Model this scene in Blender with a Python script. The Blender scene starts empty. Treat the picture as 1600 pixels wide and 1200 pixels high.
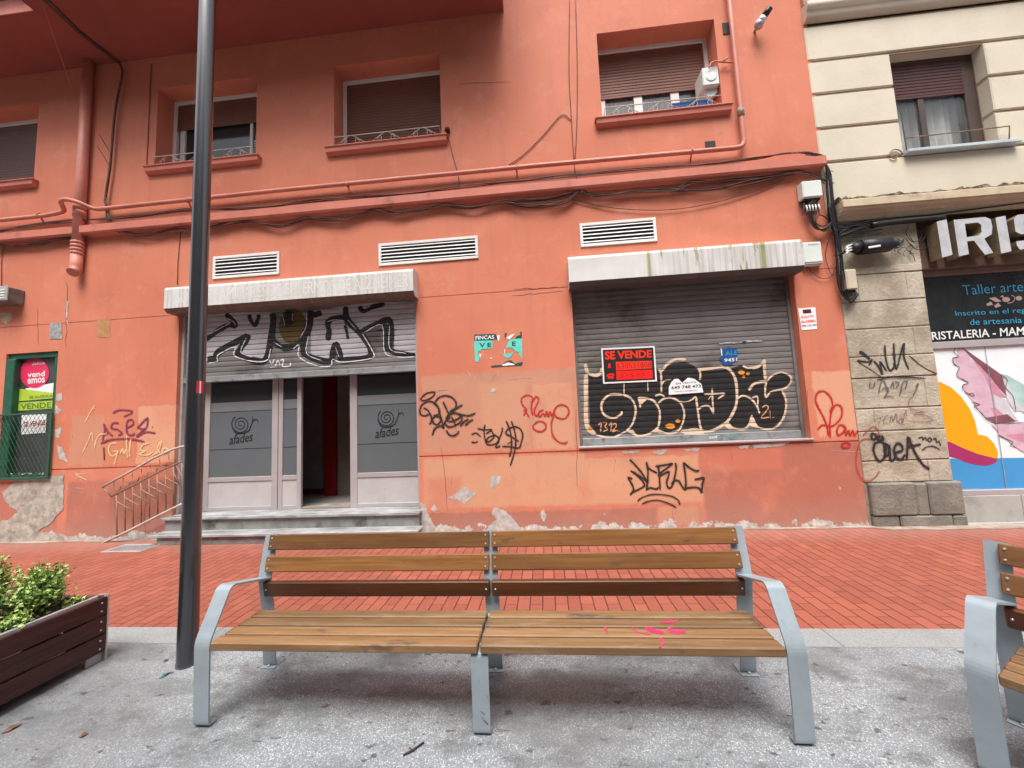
import bpy, math, random
from mathutils import Vector, Matrix
from mathutils.geometry import tessellate_polygon
random.seed(7)
R = math.radians
scn = bpy.context.scene
COL = scn.collection

# ------------------------------------------------------------------ camera
CAMZ = 1.6
YAW, PIT, ROL = R(-4.81), R(5.16), R(-2.49)
_cy, _sy, _cp, _sp, _cr, _sr = math.cos(YAW), math.sin(YAW), math.cos(PIT), math.sin(PIT), math.cos(ROL), math.sin(ROL)
FW = Vector((_sy * _cp, _cy * _cp, _sp))
RT0 = Vector((_cy, -_sy, 0))
UP0 = RT0.cross(FW)
RT = _cr * RT0 + _sr * UP0
UP = -_sr * RT0 + _cr * UP0
cam = bpy.data.cameras.new('camera')
cam.sensor_width = 36
cam.lens = 600 / 1600 * 36
cam.clip_start = 0.05
cam.clip_end = 500
cob = bpy.data.objects.new('camera', cam)
COL.objects.link(cob)
m3 = Matrix((RT, UP, -FW)).transposed()
cob.matrix_world = Matrix.Translation((0, 0, CAMZ)) @ m3.to_4x4()
scn.camera = cob

# ------------------------------------------------------------------ light
SUN_EL, SUN_AZ = R(65), R(184)          # azimuth measured from +Y clockwise: high, behind the viewer
w = bpy.data.worlds.new('World')
scn.world = w
w.use_nodes = True
nt = w.node_tree
bg = nt.nodes['Background']
sky = nt.nodes.new('ShaderNodeTexSky')
sky.sky_type = 'NISHITA'
sky.sun_disc = False
sky.sun_elevation = SUN_EL
sky.sun_rotation = SUN_AZ
sky.air_density = 1.0
sky.dust_density = 5.0
sky.ozone_density = 1.0
hs = nt.nodes.new('ShaderNodeHueSaturation')
hs.inputs['Saturation'].default_value = 0.6
nt.links.new(sky.outputs[0], hs.inputs['Color'])
nt.links.new(hs.outputs[0], bg.inputs[0])
bg.inputs[1].default_value = 0.15
sl = bpy.data.lights.new('sun', 'SUN')
sl.energy = 2.3
sl.angle = R(30)
sl.color = (1.0, 0.985, 0.965)
so = bpy.data.objects.new('sun', sl)
COL.objects.link(so)
sd = Vector((math.sin(SUN_AZ) * math.cos(SUN_EL), math.cos(SUN_AZ) * math.cos(SUN_EL), math.sin(SUN_EL)))
so.rotation_euler = (-sd).to_track_quat('-Z', 'Y').to_euler()
scn.view_settings.view_transform = 'Standard'
scn.view_settings.look = 'None'
scn.view_settings.exposure = 0.83
scn.view_settings.gamma = 1.0

# ------------------------------------------------------------------ helpers
D = 5.55          # distance of the facade plane


def W(px, py, Y=D):
    d = (px - 800) / 600 * RT - (py - 600) / 600 * UP + FW
    t = Y / d.y
    return Vector((d.x * t, Y, CAMZ + d.z * t))


def G(px, py, Z=0.0):
    d = (px - 800) / 600 * RT - (py - 600) / 600 * UP + FW
    t = (Z - CAMZ) / d.z
    return Vector((d.x * t, d.y * t, Z))


def crop(ox, oy, s):
    return lambda pts: [(ox + a / s, oy + b / s) for a, b in pts]


BASE = {}


def base_of(o):
    return BASE.get(o.name, Vector((0, 0, 0))) if o else Vector((0, 0, 0))


def tag(o, label=None, cat=None, group=None, kind=None):
    if label: o['label'] = label
    if cat: o['category'] = cat
    if group: o['group'] = group
    if kind: o['kind'] = kind
    return o


def thing(name, label, cat, loc=(0, 0, 0), group=None, rotz=0):
    o = bpy.data.objects.new(name, None)
    o.empty_display_size = 0.1
    COL.objects.link(o)
    o.location = loc
    o.rotation_euler = (0, 0, rotz)
    BASE[o.name] = Vector(loc)
    return tag(o, label, cat, group)


class MB:
    """collects polygons in world coordinates"""
    def __init__(s):
        s.v, s.f, s.mi, s.sm = [], [], [], []

    def face(s, pts, mi=0, smooth=False):
        n = len(s.v)
        s.v += [Vector(p) for p in pts]
        s.f.append(list(range(n, n + len(pts))))
        s.mi.append(mi)
        s.sm.append(smooth)

    def box(s, x0, x1, y0, y1, z0, z1, b=0.0, mi=0):
        if b <= 0:
            p = [Vector((x, y, z)) for x in (x0, x1) for y in (y0, y1) for z in (z0, z1)]
            for q in ((0, 1, 3, 2), (4, 6, 7, 5), (0, 4, 5, 1), (2, 3, 7, 6), (0, 2, 6, 4), (1, 5, 7, 3)):
                s.face([p[i] for i in q], mi)
            return
        # chamfered box
        c = Vector(((x0 + x1) / 2, (y0 + y1) / 2, (z0 + z1) / 2))
        h = Vector((abs(x1 - x0) / 2, abs(y1 - y0) / 2, abs(z1 - z0) / 2))
        b = min(b, min(h) * .9)
        def P(sx, sy, sz, ax):
            q = Vector((sx * h.x, sy * h.y, sz * h.z))
            for k in range(3):
                if k != ax: q[k] -= (b if q[k] > 0 else -b)
            return c + q
        S = (-1, 1)
        for ax in range(3):
            for sg in S:
                qs = []
                for u, v in ((-1, -1), (1, -1), (1, 1), (-1, 1)):
                    t = [0, 0, 0]; t[ax] = sg; t[(ax + 1) % 3] = u * sg; t[(ax + 2) % 3] = v
                    qs.append(P(*t, ax))
                s.face(qs, mi)
        for ax in range(3):
            a1, a2 = (ax + 1) % 3, (ax + 2) % 3
            for u in S:
                for v in S:
                    t0 = [0, 0, 0]; t0[ax] = -1; t0[a1] = u; t0[a2] = v
                    t1 = list(t0); t1[ax] = 1
                    q = [P(*t0, a1), P(*t1, a1), P(*t1, a2), P(*t0, a2)]
                    if u * v < 0: q.reverse()
                    s.face(q, mi)
        for sx in S:
            for sy in S:
                for sz in S:
                    q = [P(sx, sy, sz, 0), P(sx, sy, sz, 1), P(sx, sy, sz, 2)]
                    if sx * sy * sz < 0: q.reverse()
                    s.face(q, mi)

    def ngon(s, pts, mi=0):
        """planar polygon, tessellated (works for concave outlines)"""
        pts = [Vector(p) for p in pts]
        for t in tessellate_polygon([pts]):
            s.face([pts[i] for i in t], mi)

    def prism(s, pts, y0, y1, mi=0):
        """outline in x,z extruded between depths y0 (front) and y1"""
        a = [Vector((p[0], y0, p[-1])) for p in pts]
        c = [Vector((p[0], y1, p[-1])) for p in pts]
        s.ngon(a, mi); s.ngon(c, mi)
        for i in range(len(a)):
            j = (i + 1) % len(a)
            s.face([a[i], c[i], c[j], a[j]], mi)

    def tube(s, path, r, n=8, caps=True, r1=None):
        path = [Vector(p) for p in path]
        rings = []
        up = None
        for i, p in enumerate(path):
            t = (path[min(i + 1, len(path) - 1)] - path[max(i - 1, 0)])
            if t.length < 1e-9: t = Vector((0, 0, 1))
            t.normalize()
            if up is None:
                up = Vector((0, 0, 1)) if abs(t.z) < .9 else Vector((0, 1, 0))
            a = t.cross(up)
            if a.length < 1e-4: a = t.cross(Vector((1, 0, 0)))
            a.normalize()
            b = a.cross(t); b.normalize(); up = b
            rr = r if r1 is None else r + (r1 - r) * i / max(1, len(path) - 1)
            rings.append([p + rr * (math.cos(2 * math.pi * k / n) * a + math.sin(2 * math.pi * k / n) * b) for k in range(n)])
        for i in range(len(rings) - 1):
            for k in range(n):
                l = (k + 1) % n
                s.face([rings[i][k], rings[i + 1][k], rings[i + 1][l], rings[i][l]], 0, True)
        if caps:
            s.face(list(reversed(rings[0]))); s.face(rings[-1])

    def lathe(s, c, prof, n=24, axis='z'):
        rings = []
        for r, h in prof:
            ring = []
            for k in range(n):
                a = 2 * math.pi * k / n
                if axis == 'z': q = Vector((r * math.cos(a), r * math.sin(a), h))
                elif axis == 'y': q = Vector((r * math.cos(a), h, r * math.sin(a)))
                else: q = Vector((h, r * math.cos(a), r * math.sin(a)))
                ring.append(Vector(c) + q)
            rings.append(ring)
        for i in range(len(rings) - 1):
            for k in range(n):
                l = (k + 1) % n
                s.face([rings[i][k], rings[i][l], rings[i + 1][l], rings[i + 1][k]], 0, True)
        s.face(list(reversed(rings[0]))); s.face(rings[-1])

    def strip(s, prof, x0, x1, th=0.0):
        """profile of (y,z) swept along x, with thickness th measured along the normal"""
        n = len(prof)
        off = []
        for i in range(n):
            a = Vector(prof[max(i - 1, 0)]); b = Vector(prof[min(i + 1, n - 1)])
            p = Vector(prof[i])
            if 0 < i < n - 1:
                d1 = (p - a).normalized(); d2 = (b - p).normalized()
                n1 = Vector((-d1.y, d1.x)); n2 = Vector((-d2.y, d2.x))
                m = (n1 + n2); m = m / max(m.length_squared / 2, .3)
            else:
                d = (b - a).normalized(); m = Vector((-d.y, d.x))
            off.append(p + m * th)
        P = lambda q, x: Vector((x, q[0], q[1]))
        for i in range(n - 1):
            s.face([P(prof[i], x0), P(prof[i + 1], x0), P(prof[i + 1], x1), P(prof[i], x1)], 0, n > 6)
            if th:
                s.face([P(off[i], x1), P(off[i + 1], x1), P(off[i + 1], x0), P(off[i], x0)], 0, n > 6)
                s.face([P(prof[i], x0), P(off[i], x0), P(off[i + 1], x0), P(prof[i + 1], x0)])
                s.face([P(prof[i + 1], x1), P(off[i + 1], x1), P(off[i], x1), P(prof[i], x1)])
        if th:
            s.face([P(prof[0], x0), P(prof[0], x1), P(off[0], x1), P(off[0], x0)])
            s.face([P(prof[-1], x0), P(off[-1], x0), P(off[-1], x1), P(prof[-1], x1)])


def obj(name, mb, mats, parent=None, weld=True):
    me = bpy.data.meshes.new(name)
    b = base_of(parent)
    me.from_pydata([v - b for v in mb.v], [], mb.f)
    if not isinstance(mats, (list, tuple)): mats = [mats]
    for m in mats: me.materials.append(m)
    me.polygons.foreach_set('material_index', mb.mi)
    me.polygons.foreach_set('use_smooth', mb.sm)
    if weld:
        import bmesh
        bm = bmesh.new(); bm.from_mesh(me)
        bmesh.ops.remove_doubles(bm, verts=bm.verts, dist=1e-5)
        bmesh.ops.recalc_face_normals(bm, faces=bm.faces)
        bm.to_mesh(me); bm.free()
    me.update()
    o = bpy.data.objects.new(name, me)
    COL.objects.link(o)
    if parent:
        o.parent = parent
    BASE[o.name] = b
    return o


def solo(name, mb, mats, label, cat, group=None):
    """a thing that is one mesh: origin moved to its base"""
    xs = [v.x for v in mb.v]; ys = [v.y for v in mb.v]; zs = [v.z for v in mb.v]
    c = Vector(((min(xs) + max(xs)) / 2, (min(ys) + max(ys)) / 2, min(zs)))
    k = 'tmp%d' % len(BASE)
    BASE[k] = c
    class F: pass
    f = F(); f.name = k
    me_o = obj_raw(name, mb, mats, c)
    me_o.location = c
    BASE[me_o.name] = c
    return tag(me_o, label, cat, group)


def obj_raw(name, mb, mats, c):
    mb2 = MB(); mb2.v = [v - c for v in mb.v]; mb2.f, mb2.mi, mb2.sm = mb.f, mb.mi, mb.sm
    return obj(name, mb2, mats, None)


def struct(name, mb, mats):
    return tag(obj(name, mb, mats), kind='structure')


def copy_tree(o, parent=None):
    c = o.copy(); COL.objects.link(c)
    if parent: c.parent = parent
    for ch in [q for q in COL.objects if q.parent == o]:
        copy_tree(ch, c)
    return c


def smooth(pts, n=6):
    if len(pts) < 3: return pts
    out = []
    closed = pts[0] == pts[-1]
    P = [Vector(p) for p in pts]
    for i in range(len(P) - 1):
        p1, p2 = P[i], P[i + 1]
        p0 = P[i - 1] if i > 0 else (P[-2] if closed else p1 * 2 - p2)
        p3 = P[i + 2] if i + 2 < len(P) else (P[1] if closed else p2 * 2 - p1)
        for k in range(n):
            t = k / n
            out.append(.5 * ((2 * p1) + (p2 - p0) * t + (2 * p0 - 5 * p1 + 4 * p2 - p3) * t * t + (3 * p1 - p0 - 3 * p2 + p3) * t ** 3))
    out.append(P[-1])
    return out


def px_path(pts, Y, sm=True):
    q = [W(a, b, Y) for a, b in pts]
    return smooth(q, 5) if sm else q


LAY = [0]


def stroke_polys(pts, wd, taper=True, sm=True):
    """flat ribbon in photo pixels -> list of quads (2-D)"""
    q = [Vector(p) for p in pts]
    q = smooth(q, 5) if sm else q
    n = len(q)
    L, Rr = [], []
    for i in range(n):
        t = q[min(i + 1, n - 1)] - q[max(i - 1, 0)]
        if t.length < 1e-6: t = Vector((1, 0))
        t.normalize()
        nn = Vector((-t.y, t.x))
        u = min(i, n - 1 - i)
        ww = wd / 2 * (1.0 + .10 * math.sin(i * .7))
        if taper and u == 0: ww *= .55
        L.append(q[i] + nn * ww); Rr.append(q[i] - nn * ww)
    return [[L[i], L[i + 1], Rr[i + 1], Rr[i]] for i in range(n - 1)]


def strokes(name, data, Y, mat, parent, cr=None, sm=True):
    """data: list of (pts, width px). Paint skin lying on the plane at depth Y."""
    mb = MB()
    lay = lay2 = 0.0
    for pts, wd in data:
        if cr: pts = cr(pts)
        qs = stroke_polys(pts, wd, sm=sm)
        if mat.name in HALO:
            for qd in stroke_polys(pts, wd * 2.1 + .6, sm=sm):
                lay2 += 0.000004
                mb.face([W(p.x, p.y, Y + .0016 - lay2) for p in qd], 1)
        for qd in qs:
            lay += 0.000012
            mb.face([W(p.x, p.y, Y - lay) for p in qd])
        lay += 0.0001
    return obj(name, mb, [mat, HALO[mat.name]] if mat.name in HALO else mat, parent, weld=False)


def poly_px(mb, pts, Y, mi=0, jag=0.0, seg=6.0):
    """polygon traced on the plane at depth Y, with optionally ragged edges"""
    out = []
    n = len(pts)
    for i in range(n):
        a = Vector(pts[i]); b = Vector(pts[(i + 1) % n])
        k = max(1, int((b - a).length / seg)) if jag else 1
        for j in range(k):
            p = a.lerp(b, j / k)
            if jag: p += Vector((random.uniform(-jag, jag), random.uniform(-jag, jag)))
            out.append(W(p.x, p.y, Y))
    mb.ngon(out, mi)


def ellipse(cx, cy, rx, ry, n=20, rot=0):
    c, s_ = math.cos(rot), math.sin(rot)
    o = []
    for k in range(n):
        a = 2 * math.pi * k / n
        x, y = rx * math.cos(a), ry * math.sin(a)
        o.append((cx + c * x - s_ * y, cy + s_ * x + c * y))
    return o


_txt = {}


def text_polys(s, bold=0.0):
    key = (s, bold)
    if key in _txt: return _txt[key]
    cu = bpy.data.curves.new('t', 'FONT')
    cu.body = s
    cu.offset = bold
    cu.resolution_u = 3
    o = bpy.data.objects.new('t', cu)
    COL.objects.link(o)
    dg = bpy.context.evaluated_depsgraph_get()
    dg.update()
    ev = o.evaluated_get(dg)
    me = ev.to_mesh()
    vs = [(v.co.x, v.co.y) for v in me.vertices]
    fs = [list(p.vertices) for p in me.polygons]
    ev.to_mesh_clear()
    bpy.data.objects.remove(o)
    bpy.data.curves.remove(cu)
    x0 = min(v[0] for v in vs); x1 = max(v[0] for v in vs); y0 = min(v[1] for v in vs); y1 = max(v[1] for v in vs)
    vs = [((a - x0) / (x1 - x0), (b - y0) / (y1 - y0)) for a, b in vs]
    _txt[key] = (vs, fs)
    return vs, fs


def text_quad(mb, s, quad, Y, bold=0.0, mi=0):
    """lettering filling the quad (bl, br, tr, tl in photo pixels) on the plane at depth Y"""
    vs, fs = text_polys(s, bold)
    bl, br, tr, tl = [W(a, b, Y) for a, b in quad]
    P = [bl.lerp(br, u).lerp(tl.lerp(tr, u), v) for u, v in vs]
    for f in fs: mb.face([P[i] for i in f], mi)


# ------------------------------------------------------------------ materials
def N(nt, t, **kw):
    n = nt.nodes.new('ShaderNode' + t)
    for k, v in kw.items():
        if k in n.inputs: n.inputs[k].default_value = v
        else: setattr(n, k, v)
    return n


def rgb(c): return (c[0], c[1], c[2], 1)


def mixc(nt, fac, a, b, bt='MIX'):
    m = nt.nodes.new('ShaderNodeMix'); m.data_type = 'RGBA'; m.blend_type = bt
    def s(i, v):
        if hasattr(v, 'is_linked') or isinstance(v, bpy.types.NodeSocket): nt.links.new(v, m.inputs[i])
        elif isinstance(v, (int, float)): m.inputs[i].default_value = v
        else: m.inputs[i].default_value = rgb(v)
    s(0, fac); s(6, a); s(7, b)
    return m.outputs[2]


def math_(nt, op, a, b=None, clamp=False):
    m = nt.nodes.new('ShaderNodeMath'); m.operation = op; m.use_clamp = clamp
    for i, v in enumerate((a, b)):
        if v is None: continue
        if isinstance(v, bpy.types.NodeSocket): nt.links.new(v, m.inputs[i])
        else: m.inputs[i].default_value = v
    return m.outputs[0]


def ramp(nt, v, a, b, c=0.0, d=1.0):
    m = nt.nodes.new('ShaderNodeMapRange'); m.interpolation_type = 'SMOOTHSTEP'
    nt.links.new(v, m.inputs[0])
    m.inputs[1].default_value = a; m.inputs[2].default_value = b; m.inputs[3].default_value = c; m.inputs[4].default_value = d
    return m.outputs[0]


def noise(nt, vec, scale, detail=4, rough=.55, sc=None):
    if sc:
        mp = N(nt, 'Mapping'); mp.inputs['Scale'].default_value = sc
        nt.links.new(vec, mp.inputs[0]); vec = mp.outputs[0]
    n = N(nt, 'TexNoise'); n.inputs['Scale'].default_value = scale; n.inputs['Detail'].default_value = detail
    n.inputs['Roughness'].default_value = rough
    nt.links.new(vec, n.inputs['Vector'])
    return n.outputs[0]


def bump(nt, bs, h, st, dist=.01):
    b = N(nt, 'Bump'); b.inputs['Strength'].default_value = st; b.inputs['Distance'].default_value = dist
    nt.links.new(h, b.inputs['Height'])
    nt.links.new(b.outputs[0], bs.inputs['Normal'])


def newmat(name):
    m = bpy.data.materials.new(name); m.use_nodes = True
    return m, m.node_tree, m.node_tree.nodes['Principled BSDF']


def M(name, col, rough=.6, metal=0.0, var=.12, scale=4.0, bmp=0.0, bscale=60.0, spec=.4, sc=None, dirt=None, dscale=3.0, dlo=.5, dhi=.7, dsc=None):
    m, nt, bs = newmat(name)
    tc = N(nt, 'TexCoord').outputs['Object']
    n1 = noise(nt, tc, scale, 5, .6, sc)
    hi = tuple(min(1, c * (1 + var)) for c in col); lo = tuple(c * (1 - var) for c in col)
    c = mixc(nt, ramp(nt, n1, .3, .7), lo, hi)
    if dirt:
        c = mixc(nt, ramp(nt, noise(nt, tc, dscale, 6, .65, dsc), dlo, dhi), c, dirt)
    nt.links.new(c, bs.inputs['Base Color'])
    bs.inputs['Roughness'].default_value = rough
    bs.inputs['Metallic'].default_value = metal
    bs.inputs['Specular IOR Level'].default_value = spec
    if bmp: bump(nt, bs, noise(nt, tc, bscale, 4, .6), bmp)
    return m


def facade_mat(name, tint=1.0):
    m, nt, bs = newmat(name)
    pos = N(nt, 'NewGeometry').outputs['Position']
    wob = noise(nt, pos, 2.2, 5, .65)
    wob2 = noise(nt, pos, 9.0, 4, .6)
    c = mixc(nt, ramp(nt, noise(nt, pos, .55, 3, .5), .35, .65), (.565, .180, .106), (.625, .211, .127))
    c = mixc(nt, ramp(nt, noise(nt, pos, 1.0, 5, .6, (6, 1, .7)), .45, .75, 0, .35), c, (.49, .165, .104))
    sep = N(nt, 'SeparateXYZ'); nt.links.new(pos, sep.inputs[0])
    wx = math_(nt, 'ADD', sep.outputs[0], math_(nt, 'MULTIPLY', math_(nt, 'SUBTRACT', wob, .5), .16))
    wz = math_(nt, 'ADD', sep.outputs[2], math_(nt, 'MULTIPLY', math_(nt, 'SUBTRACT', wob2, .5), .09))

    mott = ramp(nt, noise(nt, pos, 1.7, 7, .66), .26, .50, .45, 1.0)

    def boxm(x0, x1, z0, z1, soft):
        a = math_(nt, 'MINIMUM', math_(nt, 'SUBTRACT', wx, x0), math_(nt, 'SUBTRACT', x1, wx))
        b = math_(nt, 'MINIMUM', math_(nt, 'SUBTRACT', wz, z0), math_(nt, 'SUBTRACT', z1, wz))
        return ramp(nt, math_(nt, 'MINIMUM', a, b), 0, soft)
    PEACH = (.60, .315, .190); DPEACH = (.54, .262, .168); PINK = (.40, .145, .100); LPEACH = (.66, .345, .210); CORAL = (.57, .175, .110)
    for (x0, x1, z0, z1, col, soft, amt) in (
        (-9.3, -7.72, -.1, 1.0, (.44, .165, .122), .03, .9),
        (-7.6, -5.5, -.1, .92, (.40, .160, .118), .04, .9),       # dull lower wall left of the door
        (-7.6, -7.0, 1.14, 1.95, DPEACH, .02, .8), (-7.02, -6.42, 1.14, 2.0, (.58, .215, .120), .03, .9),
        (-6.42, -5.72, 1.14, 2.06, LPEACH, .03, .85), (-7.55, -5.7, .93, 1.10, (.60, .22, .14), .03, .7),
        (-1.84, .52, 1.12, 2.32, DPEACH, .06, .95), (-1.0, -.2, 1.2, 2.2, PEACH, .12, .6), (-.2, .40, 1.12, 2.10, LPEACH, .04, .6),
        (-1.84, 2.4, .33, 1.10, PEACH, .06, .95), (.5, 1.6, .50, .95, LPEACH, .15, .5),
        (-1.84, -1.2, .28, .86, (.54, .20, .125), .15, .7),
        (.5, 4.3, .98, 1.15, CORAL, .03, .8), (2.05, 4.4, -.1, 1.13, PINK, .06, .9), (2.05, 3.2, .72, 1.12, CORAL, .1, .75),
        (-1.95, 1.45, -.1, .31, PINK, .03, .95), (1.45, 2.0, .05, .33, (.61, .29, .165), .03, .8),
        (3.62, 4.15, 1.16, 2.08, LPEACH, .04, .9),
    ):
        c = mixc(nt, math_(nt, 'MULTIPLY', math_(nt, 'MULTIPLY', boxm(x0, x1, z0, z1, soft), mott), amt), c, col)
    # grime runs, scratches and peeling paint
    c = mixc(nt, ramp(nt, noise(nt, pos, 1.4, 8, .7), .54, .78, 0, .32), c, (.30, .125, .095))
    c = mixc(nt, ramp(nt, noise(nt, pos, 1.0, 6, .7, (11, 1, .9)), .60, .72, 0, .22), c, (.34, .15, .11))
    c = mixc(nt, ramp(nt, noise(nt, pos, 3.3, 7, .65), .52, .70, 0, .28), c, (.68, .31, .22))
    scr = noise(nt, pos, 1.0, 3, .5, (30, 1, 3.5))
    lowz = ramp(nt, sep.outputs[2], 2.4, 1.2)
    c = mixc(nt, math_(nt, 'MULTIPLY', math_(nt, 'MULTIPLY', ramp(nt, scr, .70, .73), lowz), .5), c, (.22, .10, .08))
    c = mixc(nt, math_(nt, 'MULTIPLY', ramp(nt, math_(nt, 'ADD', sep.outputs[2], math_(nt, 'MULTIPLY', wob, .5)), .75, .28), .5), c, (.38, .235, .185))
    low = ramp(nt, sep.outputs[2], 1.4, .2)
    peel = math_(nt, 'ADD', noise(nt, pos, 5.0, 9, .68), math_(nt, 'MULTIPLY', low, .055))
    base = ramp(nt, sep.outputs[2], .22, .02, 0, .22)
    peel = math_(nt, 'ADD', peel, base)
    flake = ramp(nt, peel, .735, .745)
    pl = mixc(nt, ramp(nt, noise(nt, pos, 14, 6, .7), .35, .65), (.62, .60, .56), (.40, .37, .33))
    c = mixc(nt, flake, c, pl)
    nt.links.new(c, bs.inputs['Base Color'])
    bs.inputs['Roughness'].default_value = .75
    bs.inputs['Specular IOR Level'].default_value = .25
    h = math_(nt, 'ADD', math_(nt, 'MULTIPLY', noise(nt, pos, 38, 6, .65), .8), math_(nt, 'MULTIPLY', noise(nt, pos, 3.0, 4, .5), .9))
    h = math_(nt, 'SUBTRACT', h, math_(nt, 'MULTIPLY', flake, .4))
    bump(nt, bs, h, .35, .012)
    return m


MAT = {}
MAT['coral'] = facade_mat('coral_plaster')
MAT['coral_trim'] = M('coral_trim', (.545, .175, .120), .65, var=.10, scale=2.0, bmp=.2, bscale=40, dirt=(.33, .10, .07), dscale=3, dlo=.58, dhi=.75)
MAT['coral_pipe'] = M('coral_pipe_paint', (.58, .22, .16), .5, var=.10, scale=3)
MAT['soffit'] = M('soffit_shaded_coral', (0.266, 0.066, 0.046), .7, var=.10, scale=1.2, bmp=.2, bscale=30)  # wall coral darkened, the shade under the bay put into its colour
MAT['white_frame'] = M('white_frame', (.74, .73, .70), .45, var=.06)
MAT['alu'] = M('grey_lilac_aluminium', (0.403, 0.367, 0.367), .42, metal=.1, var=.05, scale=2, dirt=(0.288, 0.259, 0.245), dscale=2.5, dlo=.6, dhi=.8)
MAT['blind'] = M('brown_blind', (.185, .074, .046), .5, var=.12, scale=1.5)
MAT['blind_grey'] = M('grey_brown_blind', (.18, .125, .11), .55, var=.08, scale=1.5)
MAT['shutter'] = M('shutter_steel', (0.215, 0.204, 0.195), .5, metal=.2, var=.12, scale=2, sc=(1, 1, 6), dirt=(0.085, 0.070, 0.060), dscale=.9, dlo=.48, dhi=.7)
MAT['bottom_bar'] = M('shutter_bottom_bar', (.28, .29, .29), .5, metal=.2, var=.15, dirt=(.12, .11, .1), dscale=6)
MAT['dark'] = M('dark_interior', (.035, .030, .028), .8)
MAT['black'] = M('black_rubber', (.014, .014, .015), .5, var=.25, scale=20)
MAT['cable'] = M('dark_brown_cable', (.085, .040, .033), .6, var=.3, scale=6, dirt=(.25, .09, .06), dscale=5, dlo=.55, dhi=.72)
MAT['red'] = M('red_paint', (.20, .006, .008), .4)
MAT['white'] = M('white_paint', (.78, .78, .76), .5, var=.05)
MAT['paper'] = M('white_paper', (.80, .80, .80), .7, var=.04, bmp=.15, bscale=12)
MAT['stone_step'] = M('worn_step_stone', (0.238, 0.238, 0.223), .6, var=.2, scale=6, bmp=.3, dirt=(0.072, 0.072, 0.061), dscale=2.5, dlo=.52, dhi=.72)
MAT['marble'] = M('pale_marble_tread', (.33, .335, .34), .42, var=.2, scale=5, dirt=(.15, .145, .13), dscale=3, dlo=.46, dhi=.68, dsc=(.6, 3, 3))
MAT['cream'] = M('cream_plaster', (.62, .555, .435), .75, var=.06, scale=1.2, bmp=.25, bscale=25, dirt=(.52, .45, .35), dscale=1.6, dlo=.6, dhi=.8)
MAT['cream_dark'] = M('brown_moulding', (.42, .31, .20), .75, var=.12, scale=3, bmp=.2)
MAT['old_brick'] = M('old_reddish_course', (.42, .26, .20), .8, var=.2, scale=6, bmp=.4, bscale=30)
MAT['silver'] = M('grey_bench_enamel', (0.285, 0.335, 0.365), .33, var=.09, scale=5, dirt=(0.200, 0.224, 0.240), dscale=11, dlo=.60, dhi=.74, spec=.6, bmp=.06, bscale=60)
MAT['bolt'] = M('pale_bolt', (.50, .48, .44), .35, metal=.5)
MAT['post'] = M('black_post_enamel', (.012, .014, .017), .35, var=.1, scale=10, spec=.6, dirt=(.06, .055, .05), dscale=5, dlo=.62, dhi=.8, bmp=.05, bscale=25)
_b = MAT['post'].node_tree.nodes['Principled BSDF']
_b.inputs['Coat Weight'].default_value = 1.0
_b.inputs['Coat IOR'].default_value = 1.72
_b.inputs['Coat Roughness'].default_value = .17
MAT['planter_wood'] = M('dark_red_plank', (0.043, 0.012, 0.009), .42, var=.4, scale=3, sc=(14, .8, 14), bmp=.15, bscale=40)
MAT['galv'] = M('galvanised_steel', (.46, .45, .45), .45, metal=.4, var=.12, scale=8)
MAT['galv_dark'] = M('dark_brown_steel', (.10, .065, .055), .45, metal=.3, var=.12, scale=8)
MAT['soil'] = M('potting_soil', (.055, .038, .026), .9, var=.5, scale=40, bmp=.9, bscale=45, dirt=(.20, .13, .08), dscale=60, dlo=.62, dhi=.7)
MAT['rust_iron'] = M('beige_painted_iron', (.25, .165, .115), .55, var=.2, scale=10, dirt=(.15, .07, .045), dscale=9, dlo=.55, dhi=.7)
MAT['rail_light'] = M('pale_handrail', (.47, .41, .34), .5, var=.15, scale=8, dirt=(.2, .1, .07), dscale=9, dlo=.6, dhi=.75)
MAT['green'] = M('green_paint', (.018, .10, .055), .45, var=.2, scale=6)
MAT['glass_dark'] = M('dark_glass', (.022, .026, .028), .08, var=.2, spec=.6)
MAT['frost'] = M('frosted_film', (.115, .130, .138), .35, var=.06, scale=1.5)
MAT['frost_light'] = M('frosted_film_pale_band', (.17, .18, .185), .4, var=.04)
MAT['ink'] = M('black_ink', (.012, .011, .012), .6, var=.2)
MAT['spray_black'] = M('black_spray', (.018, .014, .014), .65, var=.3, scale=30)
MAT['spray_grey'] = M('worn_grey_spray', (.12, .11, .10), .7, var=.3, scale=30)
MAT['spray_red'] = M('red_spray', (.50, .012, .014), .6, var=.2, scale=20)
MAT['spray_redfaint'] = M('faint_red_spray', (.44, .075, .055), .7, var=.2, scale=20)
MAT['spray_purple'] = M('purple_spray', (.24, .022, .085), .6, var=.2, scale=20)
MAT['spray_mauve'] = M('mauve_marker', (.20, .10, .095), .7, var=.2, scale=20)
MAT['spray_cream'] = M('cream_spray', (.78, .50, .26), .6, var=.15, scale=20)
MAT['spray_white'] = M('white_spray', (.78, .76, .74), .6, var=.1, scale=20)
MAT['spray_lilac'] = M('lilac_white_spray', (.44, .42, .43), .6, var=.12, scale=3)
MAT['spray_black2'] = M('black_spray_on_steel', (.020, .019, .019), .5, var=.3, scale=6, sc=(1, 1, 5))
MAT['spray_beige'] = M('beige_spray', (.66, .50, .36), .6, var=.12, scale=10)
MAT['spray_orange'] = M('orange_spray', (.72, .27, .025), .6, var=.12, scale=10)
MAT['spray_pale'] = M('pale_orange_spray', (.66, .30, .15), .6, var=.12, scale=10)
MAT['spray_brown'] = M('brown_spray', (.105, .065, .016), .6, var=.15, scale=6)
MAT['spray_pink'] = M('pink_spray', (.62, .035, .12), .6, var=.25, scale=30)
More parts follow.
